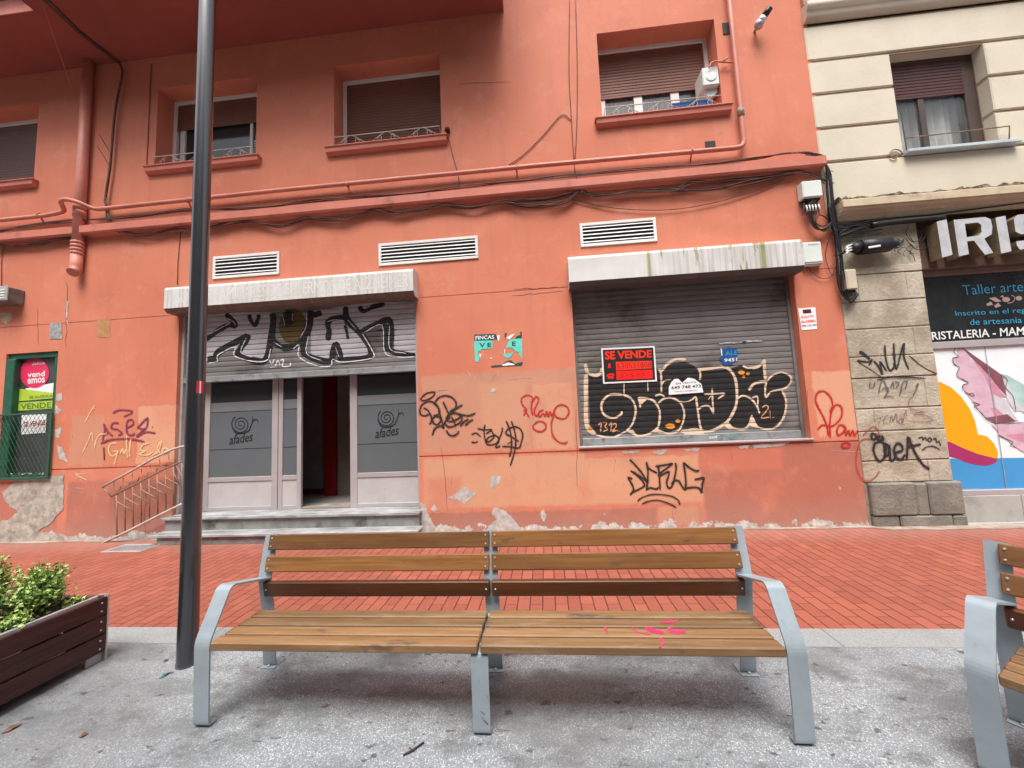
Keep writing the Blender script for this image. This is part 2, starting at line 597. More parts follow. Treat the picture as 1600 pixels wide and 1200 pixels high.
MAT['sign_red'] = M('fluorescent_red', (.90, .035, .012), .5, var=.05)
MAT['sign_red2'] = M('bright_red', (.85, .012, .010), .5, var=.05)
MAT['turquoise'] = M('turquoise_print', (.12, .62, .52), .6, var=.08, scale=8)
MAT['navy_green'] = M('dark_green_print', (.012, .07, .06), .6)
MAT['blue'] = M('blue_print', (.010, .075, .27), .6, var=.15, scale=8)
MAT['cyan'] = M('cyan_lettering', (.05, .36, .60), .5)
MAT['lime'] = M('lime_print', (.42, .58, .05), .6, var=.1)
MAT['lime_dark'] = M('green_lettering', (.10, .20, .03), .6)
MAT['magenta'] = M('raspberry_print', (.72, .03, .105), .5, var=.05)
MAT['plast_white'] = M('white_plastic', (.66, .70, .66), .4, var=.05, dirt=(.45, .46, .42), dscale=8, dlo=.6, dhi=.8)
MAT['plast_beige'] = M('aged_beige_plastic', (.55, .49, .36), .45, var=.06, dirt=(.35, .30, .22), dscale=8, dlo=.6, dhi=.8)
MAT['grey_box'] = M('grey_metal_box', (.36, .37, .36), .5, var=.12, scale=9)
MAT['peel'] = M('bare_plaster', (.46, .43, .40), .85, var=.22, scale=12, bmp=.5, bscale=50)
MAT['render_grey'] = M('bare_grey_render', (.40, .37, .31), .9, var=.28, scale=7, bmp=.9, bscale=22, dirt=(.22, .20, .17), dscale=5, dlo=.52, dhi=.7)
MAT['concrete'] = M('pale_concrete', (.37, .36, .335), .75, var=.10, scale=4, bmp=.25, bscale=50, dirt=(.26, .245, .22), dscale=3, dlo=.55, dhi=.75)
MAT['shop_brown'] = M('brown_fascia', (.14, .085, .06), .6, var=.12)
MAT['letter_side'] = M('tarnished_letter_side', (.21, .165, .095), .5, var=.2, scale=8)
MAT['letter_face'] = M('white_letter_face', (.47, .48, .50), .4, var=.12, scale=6)
MAT['poster_white'] = M('poster_white', (.80, .83, .85), .4, var=.03)
MAT['poster_orange'] = M('poster_orange', (.86, .36, .006), .4, var=.03)
MAT['poster_purple'] = M('poster_purple', (.36, .028, .13), .4, var=.04)
MAT['poster_blue'] = M('poster_blue', (.055, .29, .60), .4, var=.03)
MAT['poster_pink'] = M('poster_pink', (.62, .42, .50), .4, var=.12, scale=6)
MAT['poster_pink2'] = M('poster_rose', (.60, .27, .36), .4, var=.12, scale=6)
MAT['poster_brown'] = M('poster_dark_rose', (.22, .085, .10), .4, var=.2, scale=6)
MAT['poster_teal'] = M('poster_pale_teal', (.40, .58, .55), .4, var=.15, scale=6)
MAT['poster_grey'] = M('poster_pale_grey', (.60, .59, .61), .4, var=.1, scale=6)
MAT['curtain'] = M('pale_curtain', (.55, .53, .50), .8, var=.10, scale=5)
MAT['leaf_a'] = M('pale_variegated_leaf', (.44, .56, .19), .5, var=.25, scale=20)
MAT['leaf_b'] = M('green_leaf', (.20, .36, .045), .5, var=.3, scale=20)
MAT['leaf_c'] = M('deep_green_leaf', (.07, .17, .03), .5, var=.3, scale=20)
MAT['twig'] = M('brown_twig', (.16, .10, .06), .8, var=.2)
MAT['dry_leaf'] = M('dry_brown_leaf', (.16, .085, .05), .8, var=.3, scale=20)
MAT['teal_glass'] = M('teal_scrap', (.01, .12, .11), .3, var=.2)


def spray(name, col, solid, var=.3):
    """spray paint: worn, grainy cover with bare wall showing through"""
    m, nt, bs = newmat(name)
    tc = N(nt, 'NewGeometry').outputs['Position']
    n1 = noise(nt, tc, 30, 3)
    c = mixc(nt, n1, tuple(x * (1 - var) for x in col), tuple(min(1, x * (1 + var)) for x in col))
    nt.links.new(c, bs.inputs['Base Color']); bs.inputs['Roughness'].default_value = .7
    g = noise(nt, tc, 55, 6, .75)
    a = ramp(nt, g, .30, .44, .35, solid) if solid > .5 else ramp(nt, g, .42, .62, 0, solid)
    nt.links.new(a, bs.inputs['Alpha'])
    return m


HALO = {}
for key, col, so_ in (('spray_black', (.018, .014, .014), .97), ('spray_red', (.50, .012, .014), .95), ('spray_redfaint', (.44, .06, .045), .6), ('spray_purple', (.24, .022, .085), .92), ('spray_cream', (.78, .50, .26), .9), ('spray_grey', (.10, .09, .085), .7), ('spray_mauve', (.20, .10, .095), .75)):
    MAT[key] = spray('worn_' + key, col, so_)
    HALO[MAT[key].name] = spray('overspray_' + key, col, .34 if so_ > .8 else .2)


def box_mat(name, moss):
    """off-white sheet metal with streaks of dirt (and moss)"""
    m, nt, bs = newmat(name)
    pos = N(nt, 'NewGeometry').outputs['Position']
    sep = N(nt, 'SeparateXYZ'); nt.links.new(pos, sep.inputs[0])
    c = mixc(nt, ramp(nt, noise(nt, pos, 2, 3, .5), .35, .65), (.57, .555, .52), (.66, .65, .625))
    st = noise(nt, pos, 1.0, 5, .7, (26, 1, .55))
    if moss:
        k = ramp(nt, sep.outputs[0], .9, 2.6)
        c = mixc(nt, math_(nt, 'MULTIPLY', ramp(nt, st, .42, .62), math_(nt, 'MULTIPLY', k, .75)), c, (.40, .37, .34))
        mo = noise(nt, pos, 1.0, 6, .75, (9, 1, 1.6))
        top = ramp(nt, sep.outputs[2], 3.62, 3.88)
        a = math_(nt, 'MULTIPLY', ramp(nt, math_(nt, 'ADD', mo, math_(nt, 'MULTIPLY', top, .08)), .60, .68), ramp(nt, sep.outputs[0], 1.2, 1.5))
        c = mixc(nt, math_(nt, 'MULTIPLY', a, .85), c, (.20, .20, .045))
        # mossy seam
        d1 = math_(nt, 'ABSOLUTE', math_(nt, 'SUBTRACT', math_(nt, 'ADD', sep.outputs[0], math_(nt, 'MULTIPLY', st, .10)), 1.59))
        d2 = math_(nt, 'ABSOLUTE', math_(nt, 'SUBTRACT', math_(nt, 'ADD', sep.outputs[0], math_(nt, 'MULTIPLY', st, .12)), 3.12))
        c = mixc(nt, ramp(nt, math_(nt, 'MINIMUM', d1, d2), .055, .005, 0, .8), c, (.22, .22, .05))
    else:
        c = mixc(nt, math_(nt, 'MULTIPLY', ramp(nt, st, .46, .66), .75), c, (.43, .40, .35))
    nt.links.new(c, bs.inputs['Base Color'])
    bs.inputs['Roughness'].default_value = .5
    return m


MAT['box_dirty'] = box_mat('streaked_white_housing', False)
MAT['box_moss'] = box_mat('mossy_white_housing', True)
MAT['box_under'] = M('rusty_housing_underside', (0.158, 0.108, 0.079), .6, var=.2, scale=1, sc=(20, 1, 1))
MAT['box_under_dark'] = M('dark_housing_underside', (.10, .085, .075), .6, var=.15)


def brick_mat():
    m, nt, bs = newmat('red_brick_pavers')
    pos = N(nt, 'NewGeometry').outputs['Position']
    sep = N(nt, 'SeparateXYZ'); nt.links.new(pos, sep.inputs[0])
    cmb = N(nt, 'CombineXYZ'); nt.links.new(sep.outputs[1], cmb.inputs[0]); nt.links.new(sep.outputs[0], cmb.inputs[1])
    wv = noise(nt, pos, 3.0, 3)
    b = N(nt, 'TexBrick'); nt.links.new(cmb.outputs[0], b.inputs['Vector'])
    b.inputs['Color1'].default_value = rgb((.245, .062, .036)); b.inputs['Color2'].default_value = rgb((.335, .092, .053))
    b.inputs['Mortar'].default_value = rgb((.050, .016, .010))
    b.inputs['Scale'].default_value = 1; b.inputs['Mortar Size'].default_value = .0028; b.inputs['Mortar Smooth'].default_value = .2
    b.inputs['Brick Width'].default_value = .21; b.inputs['Row Height'].default_value = .1085; b.inputs['Bias'].default_value = 0
    c = mixc(nt, math_(nt, 'MULTIPLY', ramp(nt, noise(nt, pos, 1.1, 6, .6), .35, .7, 0, .55), math_(nt, 'SUBTRACT', 1, b.outputs['Fac'])), b.outputs['Color'], (.24, .066, .041))
    fx = math_(nt, 'FRACT', math_(nt, 'DIVIDE', sep.outputs[0], .1085))
    dj = math_(nt, 'MINIMUM', fx, math_(nt, 'SUBTRACT', 1, fx))
    lj = math_(nt, 'MULTIPLY', ramp(nt, dj, .058, .030), ramp(nt, noise(nt, pos, 7, 4, .6), .30, .55, .35, 1))
    c = mixc(nt, lj, c, (.060, .017, .011))
    c = mixc(nt, ramp(nt, noise(nt, pos, 26, 5, .7), .55, .75, 0, .3), c, (.42, .14, .08))
    c = mixc(nt, ramp(nt, noise(nt, pos, 2.6, 7, .7), .58, .74, 0, .5), c, (.11, .045, .032))
    c = mixc(nt, ramp(nt, noise(nt, pos, 8, 8, .7), .73, .76), c, (.38, .32, .28))
    c = mixc(nt, ramp(nt, sep.outputs[1], 4.75, 5.45, 0, .28), c, (.38, .24, .20))
    nt.links.new(c, bs.inputs['Base Color'])
    bs.inputs['Roughness'].default_value = .72
    h = math_(nt, 'SUBTRACT', math_(nt, 'MULTIPLY', noise(nt, pos, 60, 4), .25), math_(nt, 'MAXIMUM', b.outputs['Fac'], lj))
    bump(nt, bs, h, .6, .006)
    return m


def aggregate_mat():
    m, nt, bs = newmat('exposed_aggregate_concrete')
    pos = N(nt, 'NewGeometry').outputs['Position']
    mp = N(nt, 'Mapping'); mp.inputs['Scale'].default_value = (1, .8, 1); nt.links.new(pos, mp.inputs[0])
    v = N(nt, 'TexVoronoi'); v.inputs['Scale'].default_value = 135; nt.links.new(mp.outputs[0], v.inputs['Vector'])
    sv = N(nt, 'SeparateColor'); nt.links.new(v.outputs['Color'], sv.inputs[0])
    v2 = N(nt, 'TexVoronoi'); v2.inputs['Scale'].default_value = 230; nt.links.new(pos, v2.inputs['Vector'])
    sv2 = N(nt, 'SeparateColor'); nt.links.new(v2.outputs['Color'], sv2.inputs[0])
    stone = mixc(nt, ramp(nt, sv.outputs[0], 0, 1), (.235, .253, .264), (.55, .595, .62))
    grit = mixc(nt, sv2.outputs[0], (.150, .162, .169), (.32, .346, .36))
    isst = math_(nt, 'MULTIPLY', ramp(nt, v.outputs['Distance'], .50, .36), ramp(nt, sv.outputs[1], .32, .36))
    c = mixc(nt, isst, grit, stone)
    big = noise(nt, pos, .8, 5, .6)
    c = mixc(nt, ramp(nt, big, .40, .64, 0, .6), c, (.15, .152, .155))
    c = mixc(nt, ramp(nt, noise(nt, pos, 1.9, 6, .65, (.7, 1.6, 1)), .48, .62, 0, .55), c, (.12, .132, .13))
    # trodden grime and old spots
    c = mixc(nt, ramp(nt, noise(nt, pos, 3.2, 7, .66, (1, 1.5, 1)), .49, .68, 0, .62), c, (.085, .082, .08))
    c = mixc(nt, ramp(nt, noise(nt, pos, 8, 5, .6, (1, 1.7, 1)), .61, .68, 0, .85), c, (.055, .05, .048))
    c = mixc(nt, ramp(nt, noise(nt, pos, 19, 3, .5, (1, 1.6, 1)), .69, .715, 0, .85), c, (.07, .062, .055))
    nt.links.new(c, bs.inputs['Base Color'])
    bs.inputs['Roughness'].default_value = .6
    bump(nt, bs, math_(nt, 'SUBTRACT', 1, v.outputs['Distance']), .45, .003)
    return m


def granite_mat():
    m, nt, bs = newmat('grey_granite_border')
    pos = N(nt, 'NewGeometry').outputs['Position']
    c = mixc(nt, ramp(nt, noise(nt, pos, 160, 3, .6), .3, .7), (.19, .197, .195), (.33, .34, .335))
    c = mixc(nt, ramp(nt, noise(nt, pos, 2.2, 6, .6), .5, .75, 0, .5), c, (.19, .187, .18))
    nt.links.new(c, bs.inputs['Base Color'])
    bs.inputs['Roughness'].default_value = .7
    bump(nt, bs, noise(nt, pos, 120, 3), .3, .003)
    return m


def wood_mat(name, a, b, weather, axis=0, wa=.6, rough=.6):
    m, nt, bs = newmat(name)
    tc = N(nt, 'TexCoord').outputs['Object']
    oi = N(nt, 'ObjectInfo').outputs['Random']
    off = N(nt, 'CombineXYZ'); nt.links.new(math_(nt, 'MULTIPLY', oi, 37), off.inputs[0]); nt.links.new(math_(nt, 'MULTIPLY', oi, 91), off.inputs[1])
    va = N(nt, 'VectorMath'); va.operation = 'ADD'; nt.links.new(tc, va.inputs[0]); nt.links.new(off.outputs[0], va.inputs[1])
    p = va.outputs[0]
    g1 = noise(nt, p, 1.0, 6, .65, (2.2, 55, 55))
    g2 = noise(nt, p, 1.0, 4, .6, (.9, 9, 9))
    c = mixc(nt, ramp(nt, g1, .3, .7), a, b)
    c = mixc(nt, ramp(nt, g2, .4, .65, 0, .5), c, tuple(x * .72 for x in a))
    rnd = mixc(nt, oi, (.72, .72, .73), (1.22, 1.18, 1.12))
    c = mixc(nt, 1.0, c, rnd, 'MULTIPLY')
    c = mixc(nt, math_(nt, 'MULTIPLY', ramp(nt, noise(nt, p, 1.0, 6, .7, (3, 14, 14)), .50, .72), wa), c, weather)
    c = mixc(nt, ramp(nt, noise(nt, p, 3.6, 6, .65, (1, 3, 3)), .585, .68, 0, .75), c, (.08, .05, .035))
    nt.links.new(c, bs.inputs['Base Color'])
    bs.inputs['Roughness'].default_value = rough
    bump(nt, bs, g1, .25, .003)
    return m


MAT['bricks'] = brick_mat()
MAT['aggregate'] = aggregate_mat()
MAT['granite'] = granite_mat()
MAT['wood_seat'] = wood_mat('weathered_seat_wood', (.178, .094, .037), (.275, .160, .073), (.315, .235, .145), wa=.5) if 1 else wood_mat('x', (0.162, 0.095, 0.048), (0.248, 0.160, 0.088), (0.310, 0.245, 0.166), wa=.6)
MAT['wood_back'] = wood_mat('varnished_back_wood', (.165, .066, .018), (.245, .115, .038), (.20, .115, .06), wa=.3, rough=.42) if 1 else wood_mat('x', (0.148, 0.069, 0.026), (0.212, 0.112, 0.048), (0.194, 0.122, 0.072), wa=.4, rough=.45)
MAT['wood_low'] = wood_mat('shaded_slat_wood', (.085, .024, .006), (.135, .042, .010), (.15, .06, .02), wa=.2, rough=.4) if 1 else wood_mat('x', (0.059, 0.019, 0.007), (0.086, 0.030, 0.011), (0.108, 0.047, 0.022), wa=.25, rough=.4)  # back slat wood darkened: shade of the downward-facing board is in the colour


def stone_mat(name, a, b, moss):
    m, nt, bs = newmat(name)
    pos = N(nt, 'NewGeometry').outputs['Position']
    c = mixc(nt, ramp(nt, noise(nt, pos, 2.4, 6, .65), .32, .68), a, b)
    c = mixc(nt, ramp(nt, noise(nt, pos, 28, 6, .7), .5, .75, 0, .5), c, tuple(x * .6 for x in a))
    c = mixc(nt, ramp(nt, noise(nt, pos, 1.3, 5, .6), .55, .75, 0, .55), c, moss)
    nt.links.new(c, bs.inputs['Base Color'])
    bs.inputs['Roughness'].default_value = .85
    bump(nt, bs, noise(nt, pos, 22, 8, .65), .8, .018)
    return m


MAT['stone'] = stone_mat('sandstone_blocks', (.315, .268, .195), (.51, .455, .355), (.43, .31, .18))
MAT['stone_dark'] = stone_mat('rough_grey_plinth', (0.160, 0.148, 0.124), (0.264, 0.240, 0.200), (0.080, 0.076, 0.068))
MAT['stone_joint'] = M('stone_joint', (.27, .24, .19), .9, var=.2, scale=10)


def glass_mat():
    m, nt, bs = newmat('window_glass')
    bs.inputs['Base Color'].default_value = rgb((.03, .035, .037))
    bs.inputs['Roughness'].default_value = .06
    bs.inputs['Specular IOR Level'].default_value = .5
    n = noise(nt, N(nt, 'TexCoord').outputs['Object'], 1.5, 2)
    bump(nt, bs, n, .03, .02)
    return m


MAT['glass'] = glass_mat()
MAT['glass_pale'] = M('pale_curtained_glass', (.13, .145, .15), .12, var=.25, scale=5, sc=(6, 1, .5), spec=.6)

# ------------------------------------------------------------------ ground (the setting)
mb = MB(); mb.face([(-60, -40, -.012), (60, -40, -.012), (60, 60, -.012), (-60, 60, -.012)])
struct('ground', mb, MAT['concrete'])
mb = MB(); mb.face([(-60, -40, 0), (60, -40, 0), (60, 2.862, 0), (-60, 2.862, 0)])
struct('plaza_pavement', mb, MAT['aggregate'])
mb = MB()
x = -30.31
while x < 30:
    mb.box(x + .002, x + 1.148, 2.866, 3.088, -.05, .003, .003); x += 1.15
struct('kerb_strip', mb, MAT['granite'])
mb = MB(); mb.face([(-60, 3.09, 0), (60, 3.09, 0), (60, 5.56, 0), (-60, 5.56, 0)])
struct('brick_pavement', mb, MAT['bricks'])
mb = MB()
edge = [(-14 + i * .25, 5.475 + random.uniform(-.025, .025) - (.13 if -14 + i * .25 > 4.2 else 0)) for i in range(113)]
for i in range(len(edge) - 1):
    mb.face([(edge[i][0], edge[i][1], .005), (edge[i + 1][0], edge[i + 1][1], .005), (edge[i + 1][0], 5.549, .007), (edge[i][0], 5.549, .007)])
struct('cement_edging', mb, M('dusty_cement', (.31, .255, .215), .85, var=.25, scale=3, bmp=.3, dirt=(.27, .12, .08), dscale=5, dlo=.48, dhi=.66))


# ------------------------------------------------------------------ coral building
def wall_grid(mb, x0, x1, z0, z1, Y, holes, grooves=()):
    xs = sorted({x0, x1} | {h[0] for h in holes} | {h[1] for h in holes})
    zs = {z0, z1} | {h[2] for h in holes} | {h[3] for h in holes}
    for gz, gh, gd in grooves: zs |= {gz - gh / 2, gz + gh / 2}
    zs = sorted(z for z in zs if z0 <= z <= z1)
    def gd_(za, zb):
        for gz, gh, gd in grooves:
            if abs((za + zb) / 2 - gz) < gh / 2: return gd
        return 0
    for i in range(len(xs) - 1):
        for j in range(len(zs) - 1):
            xa, xb, za, zb = xs[i], xs[i + 1], zs[j], zs[j + 1]
            xm, zm = (xa + xb) / 2, (za + zb) / 2
            if any(h[0] < xm < h[1] and h[2] < zm < h[3] for h in holes): continue
            d = gd_(za, zb); y = Y + d
            mb.face([(xa, y, za), (xb, y, za), (xb, y, zb), (xa, y, zb)])
            if d:
                mb.face([(xa, Y, za), (xb, Y, za), (xb, y, za), (xa, y, za)])
                mb.face([(xa, Y, zb), (xa, y, zb), (xb, y, zb), (xb, Y, zb)])
    for h in holes:
        a, b, c, d, dep = h
        y = Y + dep
        mb.face([(a, Y, c), (a, y, c), (a, y, d), (a, Y, d)])
        mb.face([(b, Y, c), (b, Y, d), (b, y, d), (b, y, c)])
        mb.face([(a, Y, d), (a, y, d), (b, y, d), (b, Y, d)])
        mb.face([(a, Y, c), (b, Y, c), (b, y, c), (a, y, c)])


XE = 4.13          # right-hand end of the coral front
bld = thing('coral_building', 'coral painted building with roller shutters, vents and four upper windows', 'building', (-4, 5.55, 0))
WIN = [(-10.4, -8.59), (-6.31, -4.51), (-3.17, -1.405), (1.08, 2.83)]
WZ0, WZ1 = 6.03, 7.475
SH1 = (-5.77, -1.875, .30, 3.75)
SH2 = (.462, 3.545, 1.142, 3.75)
GRN = (-8.86, -7.90, .99, 3.03)
mb = MB()
holes = [(a, b, WZ0, WZ1, .42) for a, b in WIN] + [SH1 + (.30,), SH2 + (.25,), GRN + (.14,)]
wall_grid(mb, -14, XE, -.02, 11.5, D, holes, ((1.108, .016, .014), (3.49, .010, .007)))
mb.face([(-14, 12, 11.5), (XE, 12, 11.5), (XE, D, 11.5), (-14, D, 11.5)])
mb.face([(-14, 12, 0), (XE, 12, 0), (XE, 12, 11.5), (-14, 12, 11.5)])
mb.face([(-14, D, 0), (-14, 12, 0), (-14, 12, 11.5), (-14, D, 11.5)])
mb.face([(XE, D, 0), (XE, D, 11.5), (XE, 12, 11.5), (XE, 12, 0)])
wall = obj('wall', mb, MAT['coral'], bld)

# overhanging bay: soffit seen from below, upper left
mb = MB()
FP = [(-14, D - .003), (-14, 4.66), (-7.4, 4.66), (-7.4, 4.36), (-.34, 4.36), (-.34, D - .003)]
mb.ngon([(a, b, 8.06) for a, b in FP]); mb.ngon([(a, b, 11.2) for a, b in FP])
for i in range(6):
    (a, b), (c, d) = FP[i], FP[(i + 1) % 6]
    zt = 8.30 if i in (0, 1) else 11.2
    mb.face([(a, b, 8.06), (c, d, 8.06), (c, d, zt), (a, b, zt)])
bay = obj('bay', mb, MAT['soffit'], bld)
mb = MB(); mb.box(-14, -7.41, 4.45, D - .003, 8.42, 9.5, .02); mb.box(-14, -7.41, 4.642, 4.657, 8.062, 8.298)
obj('balcony_parapet', mb, M('pink_parapet', (.62, .22, .17), .7), bld)

# string course
mb = MB()
mb.strip([(D, 5.10), (5.45, 5.085), (5.425, 5.07), (5.425, 4.955), (5.44, 4.935), (D, 4.925)], -14, 4.075)
mb.face([(4.075, D, 5.10), (4.075, 5.45, 5.085), (4.075, 5.425, 5.07), (4.075, 5.425, 4.955), (4.075, 5.44, 4.935), (4.075, D, 4.925)])
obj('string_course', mb, MAT['coral_trim'], bld)
mb = MB()
mb.box(-6.46, -6.445, D - .012, D - .003, 6.05, 7.95)
obj('expansion_strip', mb, M('dull_red_strip', (.28, .075, .05), .7), bld)


def blind_mesh(x0, x1, z0, z1, y, pitch=.05, amp=.006):
    mb = MB()
    prof = []
    z = z1
    while z > z0 + .03:
        prof += [(y + amp, z), (y, z - pitch * .2), (y, z - pitch * .8)]
        z -= pitch
    prof += [(y + amp, z)]
    mb.strip(prof, x0, x1)
    for f in range(len(mb.sm)): mb.sm[f] = False
    mb.box(x0, x1, y - .006, y + .012, z - .035, z, .003)
    return mb


def scroll(c, r, a0, turns, n=18, sgn=1):
    pts = []
    for k in range(n + 1):
        t = k / n
        a = a0 + sgn * t * turns * 2 * math.pi
        rr = r * (1 - .72 * t)
        pts.append(Vector((c[0] + rr * math.cos(a), c[1], c[2] + rr * math.sin(a))))
    return pts


def rail_mesh(x0, x1, y, z, h=.15):
    mb = MB()
    mb.tube([(x0, D - .02, z + .01), (x0 + .02, y, z + h), (x1 - .02, y, z + h), (x1, D - .02, z + .01)], .009, 6)
    n = 3
    wd = (x1 - x0) / n
    for k in range(n):
        c = x0 + (k + .5) * wd
        mb.tube([(c - wd * .42, y, z + .01), (c - wd * .05, y, z + h)], .006, 5)
        mb.tube([(c + wd * .05, y, z + h), (c + wd * .42, y, z + .01)], .006, 5)
        for sg in (-1, 1):
            mb.tube(scroll((c + sg * wd * .20, y, z + .055), .05, math.pi / 2, 1.1, 14, sg), .005, 5)
    return mb


def window(i, blind_to, blind_mat, extra):
    x0, x1 = WIN[i]
    y = D + .29
    mb = MB()
    t = .055
    mb.box(x0, x1, y, y + .07, WZ1 - t, WZ1 + .01, .004)
    mb.box(x0, x1, y, y + .07, WZ0 - .005, WZ0 + t, .004)
    mb.box(x0 - .005, x0 + t, y, y + .07, WZ0 + t, WZ1 - t, .004); mb.box(x1 - t, x1 + .005, y, y + .07, WZ0 + t, WZ1 - t, .004)
    fr = obj('window', mb, MAT['white_frame'], bld)
    obj('roller_blind', blind_mesh(x0 + t, x1 - t, blind_to, WZ1 - t, y + .02), blind_mat, fr)
    mb = MB(); mb.face([(x0 + t, y + .062, WZ0 + t), (x1 - t, y + .062, WZ0 + t), (x1 - t, y + .062, WZ1 - t), (x0 + t, y + .062, WZ1 - t)])
    obj('pane', mb, MAT['glass_pale'] if i == 3 else MAT['glass'], fr)
    mb = MB()
    mb.box(x0 - .12, x1 + .11, D - .10, D + .28, WZ0 - .02, WZ0 + .004, .006)
    mb.strip([(D - .085, WZ0 - .02), (D - .075, WZ0 - .09), (D - .03, WZ0 - .118), (D - .001, WZ0 - .12)], x0 - .10, x1 + .09)
    for xx in (x0 - .10, x1 + .09):
        mb.face([(xx, D - .085, WZ0 - .02), (xx, D - .075, WZ0 - .09), (xx, D - .03, WZ0 - .118), (xx, D - .001, WZ0 - .12), (xx, D - .001, WZ0 - .02)])
    obj('sill', mb, MAT['coral_trim'], fr)
    if i:
        obj('window_rail', rail_mesh(x0 + .02, x1 - (.0 if i != 3 else .02), D - .06, WZ0 + .004), MAT['rail_light'], fr)
    for xm, wd in extra:
        mull = MB(); mull.box(xm - wd / 2, xm + wd / 2, y + .03, y + .075, WZ0 + t, WZ1 - t, .003); obj('mullion', mull, MAT['white_frame'], fr)
    return fr


w1 = window(0, 6.06, MAT['blind_grey'], [])
w2 = window(1, 6.98, MAT['blind'], [(-6.16, .09), (-4.86, .05)])
w3 = window(2, 6.06, MAT['blind'], [])
w4 = window(3, 6.66, MAT['blind'], [(1.165, .08), (1.72, .13), (2.29, .13), (2.80, .06)])
# slat reflection in the second window's right pane, modelled as pale blue bars
mb = MB()
for k in range(12): mb.box(-4.82, -4.58, D + .335, D + .345, 6.10 + k * .045, 6.125 + k * .045)
obj('slat_reflection', mb, M('pale_blue_reflection', (.50, .58, .62), .5), w2)

# vent grilles
for (a, b, zt, zb) in ((-5.20, -4.07, 4.40, 4.03), (-2.445, -.89, 4.385, 4.03), (.64, 1.74, 4.435, 4.075)):
    mb = MB(); t = .042
    mb.box(a, b, D - .02, D - .002, zt - t, zt, .004); mb.box(a, b, D - .02, D - .002, zb, zb + t, .004)
    mb.box(a, a + t, D - .02, D - .002, zb + t, zt - t, .004); mb.box(b - t, b, D - .02, D - .002, zb + t, zt - t, .004)
    v = obj('vent_grille', mb, MAT['white_frame'], bld)
    mb = MB(); mb.face([(a + t, D - .003, zb + t), (b - t, D - .003, zb + t), (b - t, D - .003, zt - t), (a + t, D - .003, zt - t)])
    obj('duct', mb, MAT['black'], v)
    mb = MB(); n = 5
    for k in range(n):
        z = zb + t + (zt - zb - 2 * t) * (k + .5) / n
        mb.face([(a + t, D - .018, z - .006), (b - t, D - .018, z - .006), (b - t, D - .006, z + .012), (a + t, D - .006, z + .012)])
        mb.face([(a + t, D - .018, z - .006), (b - t, D - .018, z - .006), (b - t, D - .016, z - .010), (a + t, D - .016, z - .010)])
    obj('louvre', mb, MAT['white_frame'], v)

# ---- roller shutters
PITCH = .082


def slat_prof(z, y):
    f = (z / PITCH) % 1.0
    for (a, ya), (b, yb) in zip(SP[:-1], SP[1:]):
        if a <= f <= b: return y + ya + (yb - ya) * (f - a) / (b - a)
    return y


SP = [(0, .012), (.07, .012), (.11, 0), (.55, -.003), (.965, 0), (1.0, .012)]


def slat_breaks(z0, z1):
    out = []
    k = int(math.floor(z0 / PITCH)) - 1
    while k * PITCH < z1 + PITCH:
        for a, _ in SP[:-1]:
            z = (k + a) * PITCH
            if z0 < z < z1: out.append(z)
        k += 1
    return [z0] + out + [z1]


def shutter_mesh(x0, x1, z0, z1, y):
    mb = MB()
    zz = slat_breaks(z0, z1)
    for a, b in zip(zz[:-1], zz[1:]):
        m = (a + b) / 2; e = 1e-5
        ya, yb = slat_prof(a + e, y), slat_prof(b - e, y)
        mb.face([(x0, ya, a), (x1, ya, a), (x1, yb, b), (x0, yb, b)])
    return mb


def clip(poly, lo, hi):
    def half(P, s, v):
        out = []
        for i in range(len(P)):
            a, b = P[i], P[(i + 1) % len(P)]
            ia, ib = s * (a[1] - v) >= 0, s * (b[1] - v) >= 0
            if ia: out.append(a)
            if ia != ib:
                t = (v - a[1]) / (b[1] - a[1]); out.append((a[0] + (b[0] - a[0]) * t, v))
        return out
    P = half(poly, 1, lo)
    if len(P) >= 3: P = half(P, -1, hi)
    return P if len(P) >= 3 else None


def paint_on_slats(mb, polys, x0, x1, z0, z1, y, eps):
    """polys in photo pixels: a skin of paint that follows the corrugation of the shutter"""
    zz = slat_breaks(z0, z1)
    for poly in polys:
        P = [W(p[0], p[1], y) for p in poly]
        P = [(min(max(p.x, x0), x1), p.z) for p in P]
        pz0, pz1 = min(p[1] for p in P), max(p[1] for p in P)
        for a, b in zip(zz[:-1], zz[1:]):
            if b < pz0 or a > pz1 or ((a + b) / 2 / PITCH) % 1.0 < .07: continue
            Q = clip(P, a, b)
            if not Q: continue
            e = 1e-5
            ya, yb = slat_prof(a + e, y), slat_prof(b - e, y)
            pts = [Vector((q[0], ya + (yb - ya) * (q[1] - a) / (b - a) - eps, q[1])) for q in Q]
            if len(pts) <= 4: mb.face(pts)
            else:
                for t in tessellate_polygon([pts]): mb.face([pts[i] for i in t])


def graffiti_layer(name, polys, strokes_, box, mat, parent, eps, cr=None):
    mb = MB()
    ps = [cr(p) if cr else p for p in polys]
    paint_on_slats(mb, ps, *box, eps)
    e = eps
    for pts, wd in strokes_:
        q = stroke_polys(cr(pts) if cr else pts, wd)
        for one in q:
            e += 2e-6
            paint_on_slats(mb, [[(p.x, p.y) for p in one]], *box, e)
    return obj(name, mb, mat, parent, weld=False)


